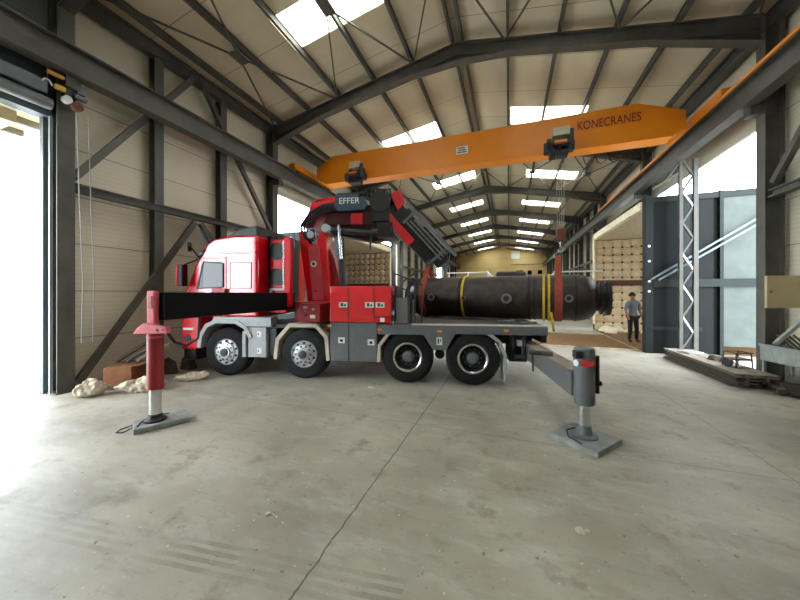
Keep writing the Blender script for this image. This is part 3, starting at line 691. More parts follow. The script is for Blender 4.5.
# jib: slanting down away
d = Vector((1.28, 0, -1.42)).normalized(); nrm = Vector((d.z*-1, 0, d.x))
def slant(p0, L0, L1, h0, h1, y0, y1, mb=None):
    mb = mb or MB(); o = Vector(p0)
    a, b_ = o + d*L0, o + d*L1; 
    mb.prism([(a.x+nrm.x*h0, a.z+nrm.z*h0), (b_.x+nrm.x*h0, b_.z+nrm.z*h0), (b_.x+nrm.x*h1, b_.z+nrm.z*h1), (a.x+nrm.x*h1, a.z+nrm.z*h1)], y0, y1); return mb
J0 = (-1.8, 0, 3.85)
jib = P(slant(J0, -.1, 1.55, -.3, .22, 1.0, 1.5), 'jib', 'black', bevel=.02)
P(slant(J0, -.25, 1.0, -.32, -.12, .94, 1.02), 'jib_side_plate', 'jibred', jib, bevel=.02)
P(slant(J0, .0, .7, -.36, -.3, .98, 1.5), 'jib_lower_edge', 'lightgrey', jib)
P(slant(J0, 1.5, 1.85, -.16, .16, 1.08, 1.42), 'jib_extension', 'black', jib, bevel=.01)
P(slant(J0, 1.85, 1.97, -.08, .1, 1.12, 1.38), 'jib_tip', 'midgrey', jib, bevel=.01)
for k in range(4):
    P(slant(J0, .55+k*.05, 1.75, .0+k*.085, .035+k*.085, .93, .99), 'extension_bar', 'steel_light', jib)
P(slant(J0, .1, 1.9, .33, .38, 1.0, 1.05, slant(J0, .1, 1.9, .33, .38, 1.4, 1.45)), 'jib_top_rail', 'midgrey', jib)
P(slant(J0, 1.6, 1.66, -.2, .34, .96, 1.0), 'bar_stop', 'midgrey', jib); P(slant(J0, .5, .55, -.05, .34, .92, 1.0), 'bar_stop', 'midgrey', jib)
P(MB().tube((-.93, 1.25, 2.95), (-.93, 1.25, 2.62), .02, 8).box((-.98, 1.2, 2.72), (-.88, 1.3, 2.86)), 'load_chain', 'darkgrey', jib)
P(MB().path([(-.93, 1.25, 2.64), (-.93, 1.25, 2.56), (-.88, 1.25, 2.5), (-.93, 1.25, 2.45), (-.98, 1.25, 2.49)], .016, 8), 'load_hook', 'midgrey', jib)
# the boom is slewed a little away from the truck's centre line
def warp(o):
    off = Matrix.Identity(4)
    me = o.data; mw = Matrix.LocRotScale(o.location, o.rotation_euler, o.scale)
    for v in me.vertices:
        p = mw @ v.co; t = max(0, p.x+3.5); sf = (7.25+.31*t)/7.25
        v.co = Vector((-.588+(p.x+.588)*sf, p.y+.31*t, 1.8+(p.z-1.8)*sf))
    o.location = (0, 0, 0); o.rotation_euler = (0, 0, 0); o.scale = (1, 1, 1); me.update()
    for c in bpy.data.objects:
        if c.parent == o: warp(c)
for o in (bo, b1, jib): warp(o)
# front outrigger
of = P(MB().bar((-4.46, -2.34, 1.62), (-4.05, .55, 1.62), .26, .38), 'front_outrigger', 'matteblack', bevel=.01)
P(MB().box((-4.56, -2.42, 1.32), (-4.43, -2.34, 1.83)), 'outrigger_cap', 'pinkred', of, bevel=.02)
P(MB().tube((-4.495, -2.43, 1.62), (-4.495, -2.42, 1.62), .035, 12).box((-4.52, -2.43, 1.63), (-4.47, -2.42, 1.76)), 'cap_boss', 'darkred', of)
fl = MB().prism([(-4.68, 1.25), (-4.62, 1.33), (-4.52, 1.4), (-4.18, 1.35), (-4.15, 1.27), (-4.34, 1.26)], -2.5, -2.43)
P(fl, 'outrigger_flange', 'pinkred', of, bevel=.01)
for x in (-4.22, -4.31): P(MB().tube((x, -2.51, 1.31), (x, -2.48, 1.31), .018, 10), 'flange_bolt', 'darkgrey', of)
P(MB().tube((-4.46, -2.38, 1.3), (-4.46, -2.38, .5), .095, 24), 'leg_cylinder', 'darkred', of, smooth=True)
P(MB().tube((-4.46, -2.38, 1.22), (-4.46, -2.38, 1.19), .1, 24), 'leg_band', 'pinkred', of, smooth=True)
P(MB().tube((-4.46, -2.38, .55), (-4.46, -2.38, .12), .07, 24), 'leg_rod', 'chrome', of, smooth=True)
P(MB().lathe((-4.46, -2.38, .072), (0, 0, 1), [(0, .13), (.02, .13), (.04, .085), (.09, .075)], 24), 'foot', 'black', of, smooth=True)
P(MB().path([(-4.34, -2.35, 1.3), (-4.24, -2.3, 1.12), (-4.2, -2.15, 1.05), (-4.2, -1.95, 1.12), (-4.3, -1.8, 1.42)], .02, 8), 'hydraulic_hose', 'black', of, smooth=True)
P(MB().path([(-4.6, -2.3, 1.35), (-4.68, -2.25, 1.45), (-4.66, -2.1, 1.5), (-4.55, -2.0, 1.5)], .02, 8), 'hydraulic_hose', 'black', of, smooth=True)
P(MB().box((-5.6, .02, 1.78), (-5.3, .06, 1.9)).box((-5.3, -.02, 1.3), (-5.26, .03, 1.9)), 'cab_step_bracket', 'pinkred')
# rear outrigger
orr = P(MB().bar((1.12, -1.95, .66), (1.14, .6, .66), .22, .3), 'rear_outrigger', 'bluegrey', bevel=.01)
P(MB().box((1.0, -1.9, .81), (1.24, .4, .825)), 'beam_top_plate', 'woodpale', orr)
lc = P(MB().lathe((1.12, -2.06, .45), (0, 0, 1), [(0, .1), (.02, .115), (.62, .115), (.67, .112), (.69, .1)], 28), 'leg_cylinder', 'midgrey', orr, smooth=True)
P(MB().tube((1.12, -2.06, .93), (1.12, -2.06, 1.0), .118, 28), 'reflector_band', 'red', lc, smooth=True)
P(MB().tube((.99, -2.14, .965), (1.04, -2.12, .965), .04, 16), 'lamp', 'white', lc, smooth=True)
P(MB().box((.98, -2.18, 1.02), (1.06, -2.06, 1.11)), 'valve', 'darkgrey', lc, bevel=.01)
P(MB().tube((1.25, -2.1, .6), (1.25, -2.1, 1.05), .022, 10).tube((1.22, -2.1, .72), (1.29, -2.1, .72), .03, 10), 'hose_line', 'black', lc, smooth=True)
P(MB().tube((.62, -1.55, .97), (.9, -1.65, .97), .033, 12).tube((.66, -1.55, .97), (.68, -1.52, .7), .015, 6), 'pin_handle', 'scrap', orr, smooth=True)
P(MB().tube((1.12, -2.06, .46), (1.12, -2.06, .12), .068, 24), 'leg_rod', 'chrome', orr, smooth=True)
P(MB().lathe((1.12, -2.06, .072), (0, 0, 1), [(0, .15), (.015, .15), (.03, .09), (.1, .075), (.13, .075)], 24), 'foot', 'midgrey', orr, smooth=True)

# pads
def pad(loc, sx, sy, rz, label):
    o = empty('outrigger_pad', loc, rz, label=label, cat='support pad', group='outrigger pads')
    MB().box((-sx/2, -sy/2, 0), (sx/2, sy/2, .07)).build('plate', 'padgrey', o, bevel=.008)
    MB().path([(-.26*1, -.1, .078), (-.2, .08, .078), (-.05, .19, .078), (.1, .17, .078)], .008, 6).build('rope_handle', 'black', o)
    return o
w = W(1.12, -2.06, 0); pad((w.x, w.y, 0), .58, .58, math.radians(52), 'square grey pad under the steel rear outrigger leg')
w = W(-4.40, -2.34, 0); o = pad((w.x, w.y, 0), .6, .36, math.radians(62), 'grey rectangular pad under the red front outrigger leg')
MB().path([(-.3, -.05, .06), (-.4, -.02, .012), (-.46, .04, .012), (-.42, .12, .012), (-.3, .08, .05)], .008, 6).build('loop_handle', 'black', o)

# ================================================================ VESSEL
vz = 1.70; VR = .5; VA = TA - math.atan2(.984, 3.067); VO = W(.5, 1.6, 0) - Matrix.Rotation(VA, 3, 'Z') @ Vector((.5, 1.25, 0))
vs = empty('pressure_vessel', VO, VA, label='long black steel pressure vessel lying across the truck deck', cat='pressure vessel')
def V(mb, name, m, parent=None, **k): return mb.build(name, m, parent or vs, **k)
body = V(MB().lathe((0, 1.25, vz), (1, 0, 0), [(-1.48, .0001), (-1.47, .2), (-1.42, .36), (-1.32, .45), (-1.22, VR), (2.4, VR), (2.52, .48), (2.66, .41), (2.72, .32), (2.75, .2), (2.75, .0001)], 56), 'shell', 'vessel', smooth=True)
for x, w_, r in ((-1.22, .05, .515), (-.12, .07, .512), (1.42, .06, .512), (1.54, .03, .51), (2.32, .04, .512)):
    V(MB().lathe((x, 1.25, vz), (1, 0, 0), [(0, VR-.01), (0, r), (w_, r), (w_, VR-.01)], 56), 'shell_ring', 'vessel_dark', smooth=True)
nk = V(MB().lathe((2.72, 1.25, vz), (1, 0, 0), [(0, .28), (.08, .28), (.08, .35), (.12, .35), (.12, .29), (.18, .29), (.18, .37), (.25, .37), (.25, .27)], 40), 'neck_flange', 'vessel_dark', smooth=True)
V(MB().lathe((-1.45, 1.25, vz), (-1, 0, 0), [(0, .27), (.05, .27), (.05, .36), (.1, .36)], 36), 'end_flange', 'vessel_dark', smooth=True)
V(MB().tube((-1.42, .98, vz+.42), (-1.2, 1.0, vz+.3), .1, 20), 'elbow_nozzle', 'black', smooth=True)
for x, r, z in ((-.74, .09, -.0), (.06, .055, -.02), (1.0, .11, -.02), (2.2, .08, -.01)):
    n_ = V(MB().lathe((x, 1.25-VR-.1, vz+z), (0, 1, 0), [(0, r*.6), (0, r), (.03, r), (.03, r*.7), (.2, r*.7)], 28), 'nozzle', 'midgrey', smooth=True)
    V(MB().tube((x, 1.25-VR-.104, vz+z), (x, 1.25-VR-.09, vz+z), r*.55, 20), 'nozzle_blank', 'black', n_)
for x in (-.85, .75):
    for y_ in (1.0, 1.44): V(MB().box((x, y_, 1.178), (x+.18, y_+.08, 1.215)), 'wedge', 'wood')
def sling(x, m, name, label, up=None, w=.11, group=None):
    o = empty(name, VO, VA, label=label, cat='sling' if up else 'strap', group=group)
    r = VR+.016; mb = MB(); n = 28; pts = []
    if up:
        for k in range(n+1):
            a = math.radians(20 + (320-180+180-0)*0) 
        a0, a1 = math.radians(25), math.radians(-205)
        for k in range(n+1):
            a = a0 + (a1-a0)*k/n; pts.append((1.25+math.cos(a)*r, vz+math.sin(a)*r))
        pts = [(1.25, up)] + pts + [(1.25, up)]
    else:
        for k in range(n+1):
            a = 2*PI*k/n; pts.append((1.25+math.cos(a)*r, vz+math.sin(a)*r))
    vsx = []; fs = []
    for (y, z) in pts:
        rr = Vector((0, y-1.25, z-vz)).normalized()*.012
        ww = w*.35 if (up and z == up) else w/2
        vsx += [(x-ww, y, z), (x+ww, y, z), (x+ww, y+rr.y, z+rr.z), (x-ww, y+rr.y, z+rr.z)]
    for k in range(len(pts)-1):
        a, b = 4*k, 4*k+4
        fs += [(a, a+1, b+1, b), (a+1, a+2, b+2, b+1), (a+2, a+3, b+3, b+2), (a+3, a, b, b+3)]
    mb.add(vsx, fs).build('webbing', m, o)
    if up: MB().path([(x-.05, 1.25, up-.06), (x-.05, 1.25, up+.05), (x, 1.25, up+.1), (x+.05, 1.25, up+.05), (x+.05, 1.25, up-.06), (x, 1.25, up-.09), (x-.05, 1.25, up-.06)], .015, 8).build('shackle', 'midgrey', o)
    return o
sling(-1.02, 'redstrap', 'lifting_sling', 'red lifting sling at the truck locker end of the black vessel', 2.55, .15, 'red lifting slings')
sling(2.02, 'redstrap', 'lifting_sling', 'red lifting sling hanging from the overhead hoist near the vessel neck', 2.62, .15, 'red lifting slings')
sling(-.01, 'yellowstrap', 'lashing_strap', 'single yellow strap around the middle of the black vessel', w=.05, group='yellow lashing straps')
sling(1.74, 'yellowstrap', 'lashing_strap', 'yellow strap around the vessel, left one of the close pair', w=.045, group='yellow lashing straps')
o = sling(1.84, 'yellowstrap', 'lashing_strap', 'yellow strap with loose tail, right one of the close pair', w=.045, group='yellow lashing straps')
MB().bar((1.88, .72, 1.4), (1.93, .7, 1.0), .012, .05, (1,0,0)).build('loose_tail', 'yellowstrap', o)
# chains / clutter on the deck
tag(MB().path([tuple(W(.55, .45, 1.21)), tuple(W(.8, .35, 1.24)), tuple(W(.95, .4, 1.21)), tuple(W(1.15, .35, 1.21)), tuple(W(1.28, .4, 1.21))], .022, 8).build('lashing_chain', 'midgrey'), 'grey chain lying on the rear of the truck deck', 'chain')

# ================================================================ FURNACES (both sides)
def quilt(mb, x0, x1, z0, z1, y, pitch=.36, dep=.11, flip=1):
    """pillowed wall facing -y*flip"""
    nx = max(1, round((x1-x0)/pitch)); nz = max(1, round((z1-z0)/pitch)); k = 6; vs = []; fs = []
    NX, NZ = nx*k, nz*k
    for j in range(NZ+1):
        for i in range(NX+1):
            u = (i % k)/k; v = (j % k)/k; b = (abs(math.sin(PI*u))**.5)*(abs(math.sin(PI*v))**.5)
            vs.append((x0+(x1-x0)*i/NX, y - flip*dep*b, z0+(z1-z0)*j/NZ))
    for j in range(NZ):
        for i in range(NX):
            a = j*(NX+1)+i; fs.append((a, a+1, a+NX+2, a+NX+1))
    mb.add(vs, fs)
def furnace(xo, xi, y0, y1, label, near):
    """xo = opening plane x, xi = deep x"""
    s = 1 if xi > xo else -1
    f = empty('furnace_chamber', ((xo+xi)/2, (y0+y1)/2, 0), label=label, cat='furnace')
    off = Vector((-(xo+xi)/2, -(y0+y1)/2, 0)); xa, xb = sorted((xo, xi)); H = 4.62
    def F(mb, n, m, **k):
        o = mb.build(n, m, f, **k); o.location = off; return o
    q = MB(); quilt(q, xa, xb, .02, H-.3, y1-.02); F(q, 'far_lining', 'fibre', smooth=True)
    pn_ = MB(); nx_ = round((xb-xa)/.36); nz_ = round((H-.32)/.36)
    for i in range(1, nx_):
        for j in range(1, nz_):
            x_ = xa+(xb-xa)*i/nx_; z_ = .02+(H-.32)*j/nz_; pn_.tube((x_, y1-.075, z_), (x_, y1-.02, z_), .045, 8)
    F(pn_, 'anchor_pins', 'rust')['kind'] = 'stuff'
    F(MB().box((xa, y1, 0), (xb, y1+.2, H)), 'far_wall', 'greensteel')
    F(MB().box((xa, y0+.12, H-.28), (xb, y1-.02, H-.02)), 'roof_lining', 'fibre_edge')
    F(MB().box((xa, y0, H), (xb, y1+.2, H+.12)), 'roof_plate', 'greensteel')
    xw = xi; F(MB().box((min(xw, xw+s*.15), y0, 0), (max(xw, xw+s*.15), y1+.2, H)), 'rear_wall', 'greensteel')
    e = MB().box((min(xo, xo-s*.08), y0, H-.26), (max(xo, xo-s*.08), y1, H)).box((min(xo, xo-s*.08), y1-.22, .3), (max(xo, xo-s*.08), y1, H-.26))
    F(e, 'edge_lining', 'fibre_edge', bevel=.03)
    F(MB().box((xa+.05, y1-.16, 2.15), (xb, y1-.08, 2.4)), 'rust_bar', 'rust')
    F(MB().box((xa, y0+.2, .0), (xb, y1, .02)), 'hearth', 'earth')
    m2 = MB(); random.seed(3)
    for k in range(26):
        x = random.uniform(xa+.1, xb-.1); yy = random.uniform(y1-1.1, y1-.4); sz = random.uniform(.1, .28)
        m2.lathe((x, yy, .02), (random.uniform(-.3, .3), random.uniform(-.3, .3), 1), [(0, sz), (sz*.5, sz*.9), (sz*.9, sz*.4), (sz, .001)], 7)
    F(m2, 'fallen_lining', 'fibre_edge')['kind'] = 'stuff'
    return f, F
f1, F1 = furnace(3.9, 8.4, 11.38, 17.1, 'beige quilted furnace chamber open behind the dark steel door', True)
f2, F2 = furnace(-7.0, -11.4, 12.1, 17.8, 'beige quilted furnace chamber seen behind the truck crane column', False)
F2(MB().box((-11.4, 12.0, 0), (-7.0, 12.12, 4.62)), 'near_wall', 'greensteel')
# steel frame door (near end of right furnace)
gd = empty('furnace_door', (3.85, 11.2, 0), label='tall dark green steel furnace door with framed panels and pale end panel', cat='furnace door')
def G(mb, n, m, parent=None, **k): return mb.build(n, m, parent or gd, **k)
G(MB().box((0, -.1, .0), (.2, .12, 4.72)), 'door_post', 'greenpost', bevel=.01)
b = MB()
for z in (1.85, 2.15, 2.75, 3.2): b.tube((.1, -.12, z), (.1, -.095, z), .035, 10)
G(b, 'bolt_heads', 'white')
G(MB().box((.2, -.08, 4.5), (3.6, .1, 4.66)), 'top_rail', 'greenpost')
G(MB().box((.2, -.12, 1.98), (3.6, .08, 2.2)), 'middle_rail', 'greenpost')
G(MB().box((.2, -.1, .7), (1.35, .05, .8)), 'lower_rail', 'greenpost')
G(MB().box((.2, -.06, .0), (.86, .0, 4.5)), 'dark_panel', 'greensteel')
G(MB().box((.86, -.07, .0), (1.08, .06, 4.5)), 'stile', 'greenpost')
G(MB().box((1.08, -.05, .0), (1.62, .0, 4.5)), 'dark_panel', 'greensteel')
G(MB().box((1.62, .0, .0), (1.74, .04, 4.5)), 'recessed_strip', 'matteblack')
G(MB().box((1.74, -.1, .0), (1.82, .06, 4.7)), 'stile', 'greenpost')
G(MB().box((1.82, -.05, .3), (3.6, -.01, 4.5)), 'pale_panel', 'palepanel')
b = MB().bar((.12, -.17, 2.2), (3.1, -.17, 4.25), .04, .05).bar((.3, -.17, 2.18), (3.2, -.17, 4.15), .04, .05)
G(b, 'diagonal_brace', 'steel_door')
# lattice crane support
lt = empty('lattice_column', (4.71, 10.75, 0), label='slender lattice steel column in front of the dark furnace door', cat='lattice column')
MB().box((-.2, -.05, 0), (-.12, .05, 5.55)).build('chord', 'steel', lt); MB().box((.12, -.05, 0), (.22, .05, 5.55)).build('chord', 'steel', lt)
for k in range(6):
    z = .25+k*.88
    MB().bar((-.12, -.0, z+.88), (.12, 0, z+.44), .06, .05).build('lacing_bar', 'galv' if k in (0, 1, 2, 4) else 'steel', lt)
    MB().bar((-.12, -.0, z), (.12, 0, z+.44), .05, .05).build('lacing_bar', 'steel', lt)
MB().bar((-.16, 0, 5.2), (-.8, 0, 4.8), .06, .06).bar((-.16, 0, 5.5), (-.5, 0, 5.0), .05, .05).build('side_strut', 'steel', lt)
# pit strip and kerbs
st(MB().box((-6.9, 11.55, 0), (3.82, 15.2, .012)).build('floor_pit_strip', 'earth'))
st(MB().box((-7.5, 11.4, 0), (3.82, 11.55, .035)).build('trim_6', 'kerb'))
st(MB().box((-7.5, 15.2, 0), (3.82, 15.35, .035)).build('trim_7', 'kerb'))
# far clutter: guard rail, white hose, dark tank, mezzanine
gr = empty('guard_rail', (-1.2, 14.5, 0), label='white tubular guard rail behind the black vessel', cat='guard rail')
MB().tube((-1.6, 0, 2.75), (.35, 0, 2.75), .03, 8).tube((3.0, 0, 2.7), (4.8, 0, 2.7), .03, 8).build('top_tube', 'white', gr)
for x in (-1.5, -.6, .3): MB().tube((x, 0, 0), (x, 0, 2.75), .03, 8).build('post', 'white', gr)
pts = []
for k in range(13):
    t = k/12; pts.append((-.95+t*2.9, 14.3, 2.75-1.0*math.sin(PI*t)**.8*.62))
tag(MB().path(pts, .05, 8).build('sagging_hose', 'white'), 'pale sagging hose hung behind the top of the vessel', 'hose')
tk = empty('dark_tank', (.2, 30, 0), label='dark rounded tank standing far off before the end wall', cat='tank')
MB().lathe((-1.4, 0, 3.3), (1, 0, 0), [(0, .1), (.1, .45), (.3, .5), (2.4, .5), (2.6, .45), (2.7, .1)], 28).build('tank_shell', 'black', tk, smooth=True)
MB().box((-1.2, -.3, 0), (-.9, .3, 2.85)).box((.8, -.3, 0), (1.1, .3, 2.85)).build('stand', 'black', tk)
ex = empty('loading_hatch', (-.2+1.9, YB-.2, 4.0), label='small grey box and dark hatch on the far end wall', cat='hatch')
MB().box((-.9, 0, .2), (-.3, .18, 1.0)).build('grey_box', 'midgrey', ex); MB().box((-.15, .1, .2), (.25, .19, 1.2)).build('hatch_panel', 'black', ex)

# ================================================================ RIGHT SIDE CLUTTER
random.seed(5)
k = 0
lay = 5
for j in range(lay):
    x = 4.18 + random.uniform(-.03, .03); z = .055*j
    for i in range(2):
        xx = x+i*.33; y0 = 7.65+random.uniform(-.12, .12); y1 = 10.4+random.uniform(-.1, .1)
        b = MB().box((-.15, y0, z+.0), (.15, y1, z+.012)).box((-.15, y0, z+.042), (.15, y1, z+.054)).box((-.02, y0, z+.012), (.02, y1, z+.042))
        o = tag(b.build('steel_bar', 'wood' if j < lay-1 else 'woodpale'), '%s rusty flat steel beam of the stack beside the right column, %s row' % (['lowest', 'second lowest', 'middle', 'second highest', 'topmost'][j], ['aisle-side', 'wall-side'][i]), 'steel beam', 'stacked steel beams')
        o.location.x = xx
def lump(mb, p, s, n=9, fl=.6):
    rr = [random.uniform(.7, 1.15) for _ in range(n)]
    mb.add([(p[0]+math.cos(2*PI*i/n)*s*rr[i], p[1]+math.sin(2*PI*i/n)*s*rr[i]*.8, p[2]) for i in range(n)] +
           [(p[0]+math.cos(2*PI*i/n)*s*rr[i]*.7, p[1]+math.sin(2*PI*i/n)*s*rr[i]*.55, p[2]+s*fl*random.uniform(.7, 1.1)) for i in range(n)],
           [tuple(range(n))[::-1], tuple(range(n, 2*n))]+[(i, (i+1)%n, n+(i+1)%n, n+i) for i in range(n)])
    return mb
# bundle on the stack
tag(lump(lump(MB(), (4.45, 9.0, .28), .17), (4.5, 8.7, .28), .15).build('canvas_bundle', 'wood', smooth=False), 'brown canvas bundle lying on the steel beam stack', 'bundle')
pl = tag(MB().box((-.2, -.15, 0), (.2, .15, .03)).build('small_pallet', 'galv'), 'small slatted metal grate on the beam stack', 'grate'); pl.location = (4.35, 9.8, .285); pl.rotation_euler = (0, 0, .4)
cart = empty('hand_cart', (4.45, 8.3, .275), .3, label='rusty wire hand cart with pipe legs on the stack by the column', cat='cart')
b = MB()
for x in (-.16, .16):
    for y_ in (-.14, .14): b.tube((x, y_, 0), (x*.9, y_*.9, .3), .012, 6)
for z in (.16, .3): b.path([(-.16, -.14, z), (.16, -.14, z), (.16, .14, z), (-.16, .14, z), (-.16, -.14, z)], .012, 6)
b.build('cart_frame', 'scrap', cart); MB().box((-.15, -.13, .16), (.15, .13, .18)).build('tray', 'rust', cart)
MB().tube((-.2, 0, .09), (-.17, 0, .09), .09, 16).build('wheel', 'black', cart)
# scrap heap under trough
sc = MB(); random.seed(12)
for i in range(46):
    a = random.uniform(-.5, .5); L = random.uniform(.3, 1.0); x = random.uniform(4.85, 5.1); y_ = random.uniform(7.0, 7.5); z = random.uniform(.03, .2)
    sc.bar((x-L*.5*math.cos(a), y_-L*.3*math.sin(a), z), (min(5.2, x+L*.5*math.cos(a)), y_+L*.3*math.sin(a), z+random.uniform(-.02, .04)), .05, .03)
tag(sc.build('scrap_heap', 'scrap'), 'heap of rusty scrap lengths under the grey trough', 'scrap', None, 'stuff')
tg = empty('steel_trough', (4.95, 7.3, .26), math.radians(-12), label='grey steel trough on short legs beside the right column', cat='trough')
t = MB().box((-.3, -.5, .0), (.3, .5, .02)).box((-.3, -.5, .0), (-.28, .5, .3)).box((.28, -.5, .0), (.3, .5, .3)).box((-.3, -.5, .0), (.3, -.48, .3)).box((-.3, .48, 0), (.3, .5, .3))
t.box((-.32, -.52, .28), (-.27, .52, .31)); t.build('tub', 'galv', tg)
for x in (-.26, .26):
    for y_ in (-.45, .45): MB().box((x-.025, y_-.025, -.3), (x+.025, y_+.025, .0)).build('leg', 'galv', tg)
for i in range(4): MB().tube((-.2+i*.1, -.3, .2), (-.1+i*.1, .35, .5), .02, 8).build('pipe_offcut', 'scrap', tg)
MB().tube((-.3, -.53, .12), (-.3, -.49, .12), .03, 10).tube((-.1, -.53, .12), (-.1, -.49, .12), .025, 10).build('bolt_head', 'white', tg)
tg.scale = (.85, .8, 1); tg.location = (4.93, 7.62, .5); tg.rotation_euler = (0, 0, math.radians(8))
bd = empty('notice_board', (4.31, 7.16, 1.54), math.radians(19.66), label='blank tan board hanging in front of the right column', cat='board')
MB().box((-.12, -.02, 0), (.5, .02, .56)).build('panel', 'tan', bd, bevel=.004); MB().tube((-.06, -.03, .28), (-.06, -.02, .28), .015, 8).build('screw', 'darkgrey', bd)
MB().box((.2, .02, .1), (.26, .08, .5)).build('bracket', 'steel', bd)
lean = tag(MB().bar((4.66, 7.7, .84), (5.15, 7.8, 1.35), .06, .06).build('leaning_post', 'galv'), 'short grey post leaning up out of the trough', 'post')
tag(lump(MB(), (4.7, 7.0, .0), .16, fl=.25).build('paper_sheet', 'cloth'), 'pale crumpled sheet on the floor under the trough', 'sheet')

# ================================================================ LEFT CLUTTER
cbd = empty('cardboard_box', (-7.05, 3.85, .0), math.radians(35), label='brown cardboard box on the floor by the left wall', cat='box')
MB().box((-.22, -.34, .06), (.22, .34, .42)).build('carton', 'cardboard', cbd, bevel=.01)
MB().box((.22, -.34, .42), (.34, .34, .425)).build('flap', 'cardboard', cbd)
MB().box((-.25, -.36, 0), (.25, .36, .06)).build('pallet_base', 'wood', cbd)
def sack(loc, s, label, rz=0, nm='cloth_sack'):
    b = MB(); n = 14; vs = []; fs = []
    for i in range(9):
        ph = PI*i/8
        for k in range(n):
            th = 2*PI*k/n; r = 1+.22*math.sin(3*th+i)+.15*math.cos(5*th+2*i)
            vs.append((math.sin(ph)*math.cos(th)*s[0]*r, math.sin(ph)*math.sin(th)*s[1]*r, max(0, s[2]*(.9+math.cos(ph))*.55*(1+.15*math.sin(4*th)))))
    for i in range(8):
        for k in range(n): fs.append((i*n+k, i*n+(k+1)%n, (i+1)*n+(k+1)%n, (i+1)*n+k))
    o = b.add(vs, fs).build(nm, 'cloth', smooth=True)
    o.modifiers.new('s', 'SUBSURF').render_levels = 3
    tx = bpy.data.textures.new('folds', 'MUSGRAVE' if False else 'CLOUDS'); tx.noise_scale = .12; tx.noise_depth = 3
    dm = o.modifiers.new('d', 'DISPLACE'); dm.texture = tx; dm.strength = .13; dm.mid_level = .5; o.location = loc; o.rotation_euler = (0, 0, rz); return tag(o, label, 'sack', 'pale sacks by the left wall')
sack((-6.88, 3.2, 0), (.2, .13, .26), 'crumpled white sack leaning upright against the cardboard box', 1.1)
sack((-6.32, 3.7, 0), (.38, .16, .22), 'long pale sack lying in front of the cardboard box', .75)
sack((-6.15, 4.5, 0), (.3, .13, .15), 'low pale sack lying behind the red outrigger leg', .8)
for k, (p, q) in enumerate((((-7.25, 3.75, .45), (-7.3, 4.45, .8)), ((-7.1, 3.85, .45), (-7.1, 4.5, .76)), ((-6.95, 3.95, .45), (-6.95, 4.55, .7)))):
    tag(MB().bar(p, q, .09, .04).build('timber_offcut', ['wood', 'midgrey', 'woodpale'][k]), ['dark timber offcut tilted above the box, wall side', 'grey timber offcut tilted above the box, middle one', 'pale timber offcut tilted above the box, truck side'][k], 'timber', 'timber offcuts')
tag(lump(lump(MB(), (-7.2, 4.7, 0), .22, fl=1.6), (-7.2, 5.15, 0), .2, fl=1.3).build('dark_bundle', 'scrap'), 'dark bundle of scrap behind the cardboard box', 'bundle')
tag(lump(MB(), (-7.36, 3.5, 0), .1, fl=1.2).build('rubbish_bag', 'darkgrey'), 'dark rubbish bag in the corner by the left column', 'bag')
# little things on the floor
def unp(px, py, h=0):
    z = (1.8-h)*305/(py-293); X = (px-400)/305*z
    return (z*-.3364+X*.9417, z*.9417+X*.3364)
for px, py, s, lab in ((268, 515, .035, 'pale stone chip on the floor in front of the truck, left of the joint'), (580, 531, .045, 'crumbled pale stone chip on the floor nearest the camera'),
                       (371, 388, .06, 'small reddish scrap on the floor under the lockers'), (612, 446, .02, 'tiny pale chip on the floor beside the rear pad')):
    x, y_ = unp(px, py); b = MB(); lump(b, (0, 0, 0), s, 7, .5); lump(b, (s*1.1, s*.3, 0), s*.6, 6, .5)
    o = tag(b.build('floor_debris_chip', 'pebble'), lab, 'debris', 'chips on the floor'); o.location = (x, y_, 0)
    o.name = 'stone_chip'

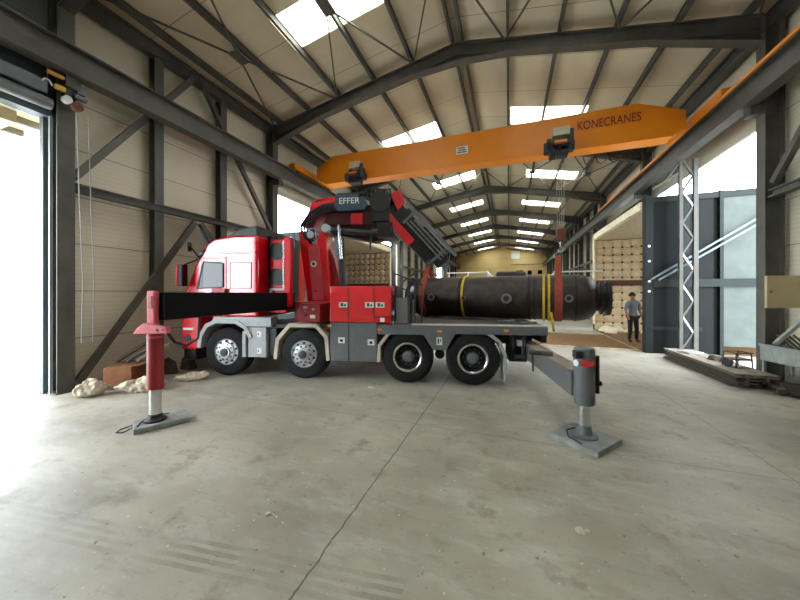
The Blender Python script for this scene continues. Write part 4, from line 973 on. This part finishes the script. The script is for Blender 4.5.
# ================================================================ PERSON
def person():
    px_, py_ = 4.12, 12.9
    r = empty('person', (px_, py_, .06), math.radians(200), label='person in grey top and dark trousers standing in the furnace opening', cat='person')
    vsx = [(0,0,.92), (0,0,1.12), (0,0,1.32), (0,0,1.43), (0,-.01,1.52), (0,-.02,1.60), (0,-.02,1.68),
           (.1,0,.86), (.11,.02,.47), (.12,-.02,.08), (.13,.12,.03), (-.1,0,.86), (-.12,.02,.47), (-.14,-.02,.08), (-.15,.12,.03),
           (.19,0,1.38), (.25,-.02,1.12), (.24,.1,.9), (.24,.14,.8), (-.19,0,1.38), (-.25,-.02,1.12), (-.24,.1,.9), (-.24,.14,.8)]
    ed = [(0,1),(1,2),(2,3),(3,4),(4,5),(5,6),(0,7),(7,8),(8,9),(9,10),(0,11),(11,12),(12,13),(13,14),(3,15),(15,16),(16,17),(17,18),(3,19),(19,20),(20,21),(21,22)]
    rad = [.13,.12,.15,.1,.055,.085,.08,.085,.06,.042,.04,.085,.06,.042,.04,.06,.045,.034,.035,.06,.045,.034,.035]
    def skin(name, idx, m, grow=0, par=r):
        mp = {v: i for i, v in enumerate(idx)}
        me = bpy.data.meshes.new(name); me.from_pydata([vsx[i] for i in idx], [(mp[a], mp[b]) for a, b in ed if a in mp and b in mp], []); o = bpy.data.objects.new(name, me); C.objects.link(o); o.parent = par
        s = o.modifiers.new('s', 'SKIN'); 
        for i, v in enumerate(idx): me.skin_vertices[0].data[i].radius = (rad[v]+grow, rad[v]*.8+grow)
        me.skin_vertices[0].data[0].use_root = True
        o.modifiers.new('u', 'SUBSURF').levels = 1; o.modifiers['u'].render_levels = 2; me.materials.append(M[m]); return o
    b = skin('body', list(range(23)), 'skin')
    skin('shirt', [0,1,2,3,15,16,19,20], 'shirt', .018); skin('trousers', [0,7,8,9,11,12,13], 'trousers', .018)
    skin('shoe', [9, 10], 'black', .02); skin('shoe', [13, 14], 'black', .02)
    MB().lathe((0, -.035, 1.63), (0, -.15, 1), [(0, .1), (.05, .105), (.1, .085), (.14, .03), (.145, .001)], 16).build('hair', 'hair', r, smooth=True)
    MB().lathe((0, .07, 1.62), (0, 1, -.3), [(0, .018), (.03, .008)], 8).build('nose', 'skin', r)
person()

# ================================================================ LIGHT, CAMERA
w = bpy.data.worlds.new('sky'); bpy.context.scene.world = w; w.use_nodes = True
bg = w.node_tree.nodes['Background']; bg.inputs[0].default_value = (.86, .95, 1.03, 1); bg.inputs[1].default_value = 12.0
def area(name, loc, rot, sx, sy, e, col=(1, 1, 1)):
    l = bpy.data.lights.new(name, 'AREA'); l.shape = 'RECTANGLE'; l.size = sx; l.size_y = sy; l.energy = e; l.color = col
    o = bpy.data.objects.new(name, l); C.objects.link(o); o.location = loc; o.rotation_euler = rot; return o
cam = bpy.data.cameras.new('camera'); co = bpy.data.objects.new('camera', cam); C.objects.link(co)
cam.sensor_width = 36; cam.sensor_fit = 'HORIZONTAL'; cam.lens = 36*305/800
cam.shift_y = (293-300)/800 * 1.0
co.location = (0, 0, 1.8); co.rotation_euler = (PI/2, 0, math.radians(19.66)); cam.clip_end = 300
sc_ = bpy.context.scene; sc_.camera = co
vs_ = sc_.view_settings; vs_.view_transform = 'Standard'; vs_.look = 'None'; vs_.gamma = 1; vs_.use_curve_mapping = False; vs_.exposure = 0.55
sc_.cycles.max_bounces = 10; sc_.cycles.diffuse_bounces = 6; sc_.cycles.transparent_max_bounces = 12; sc_.cycles.sample_clamp_indirect = 8
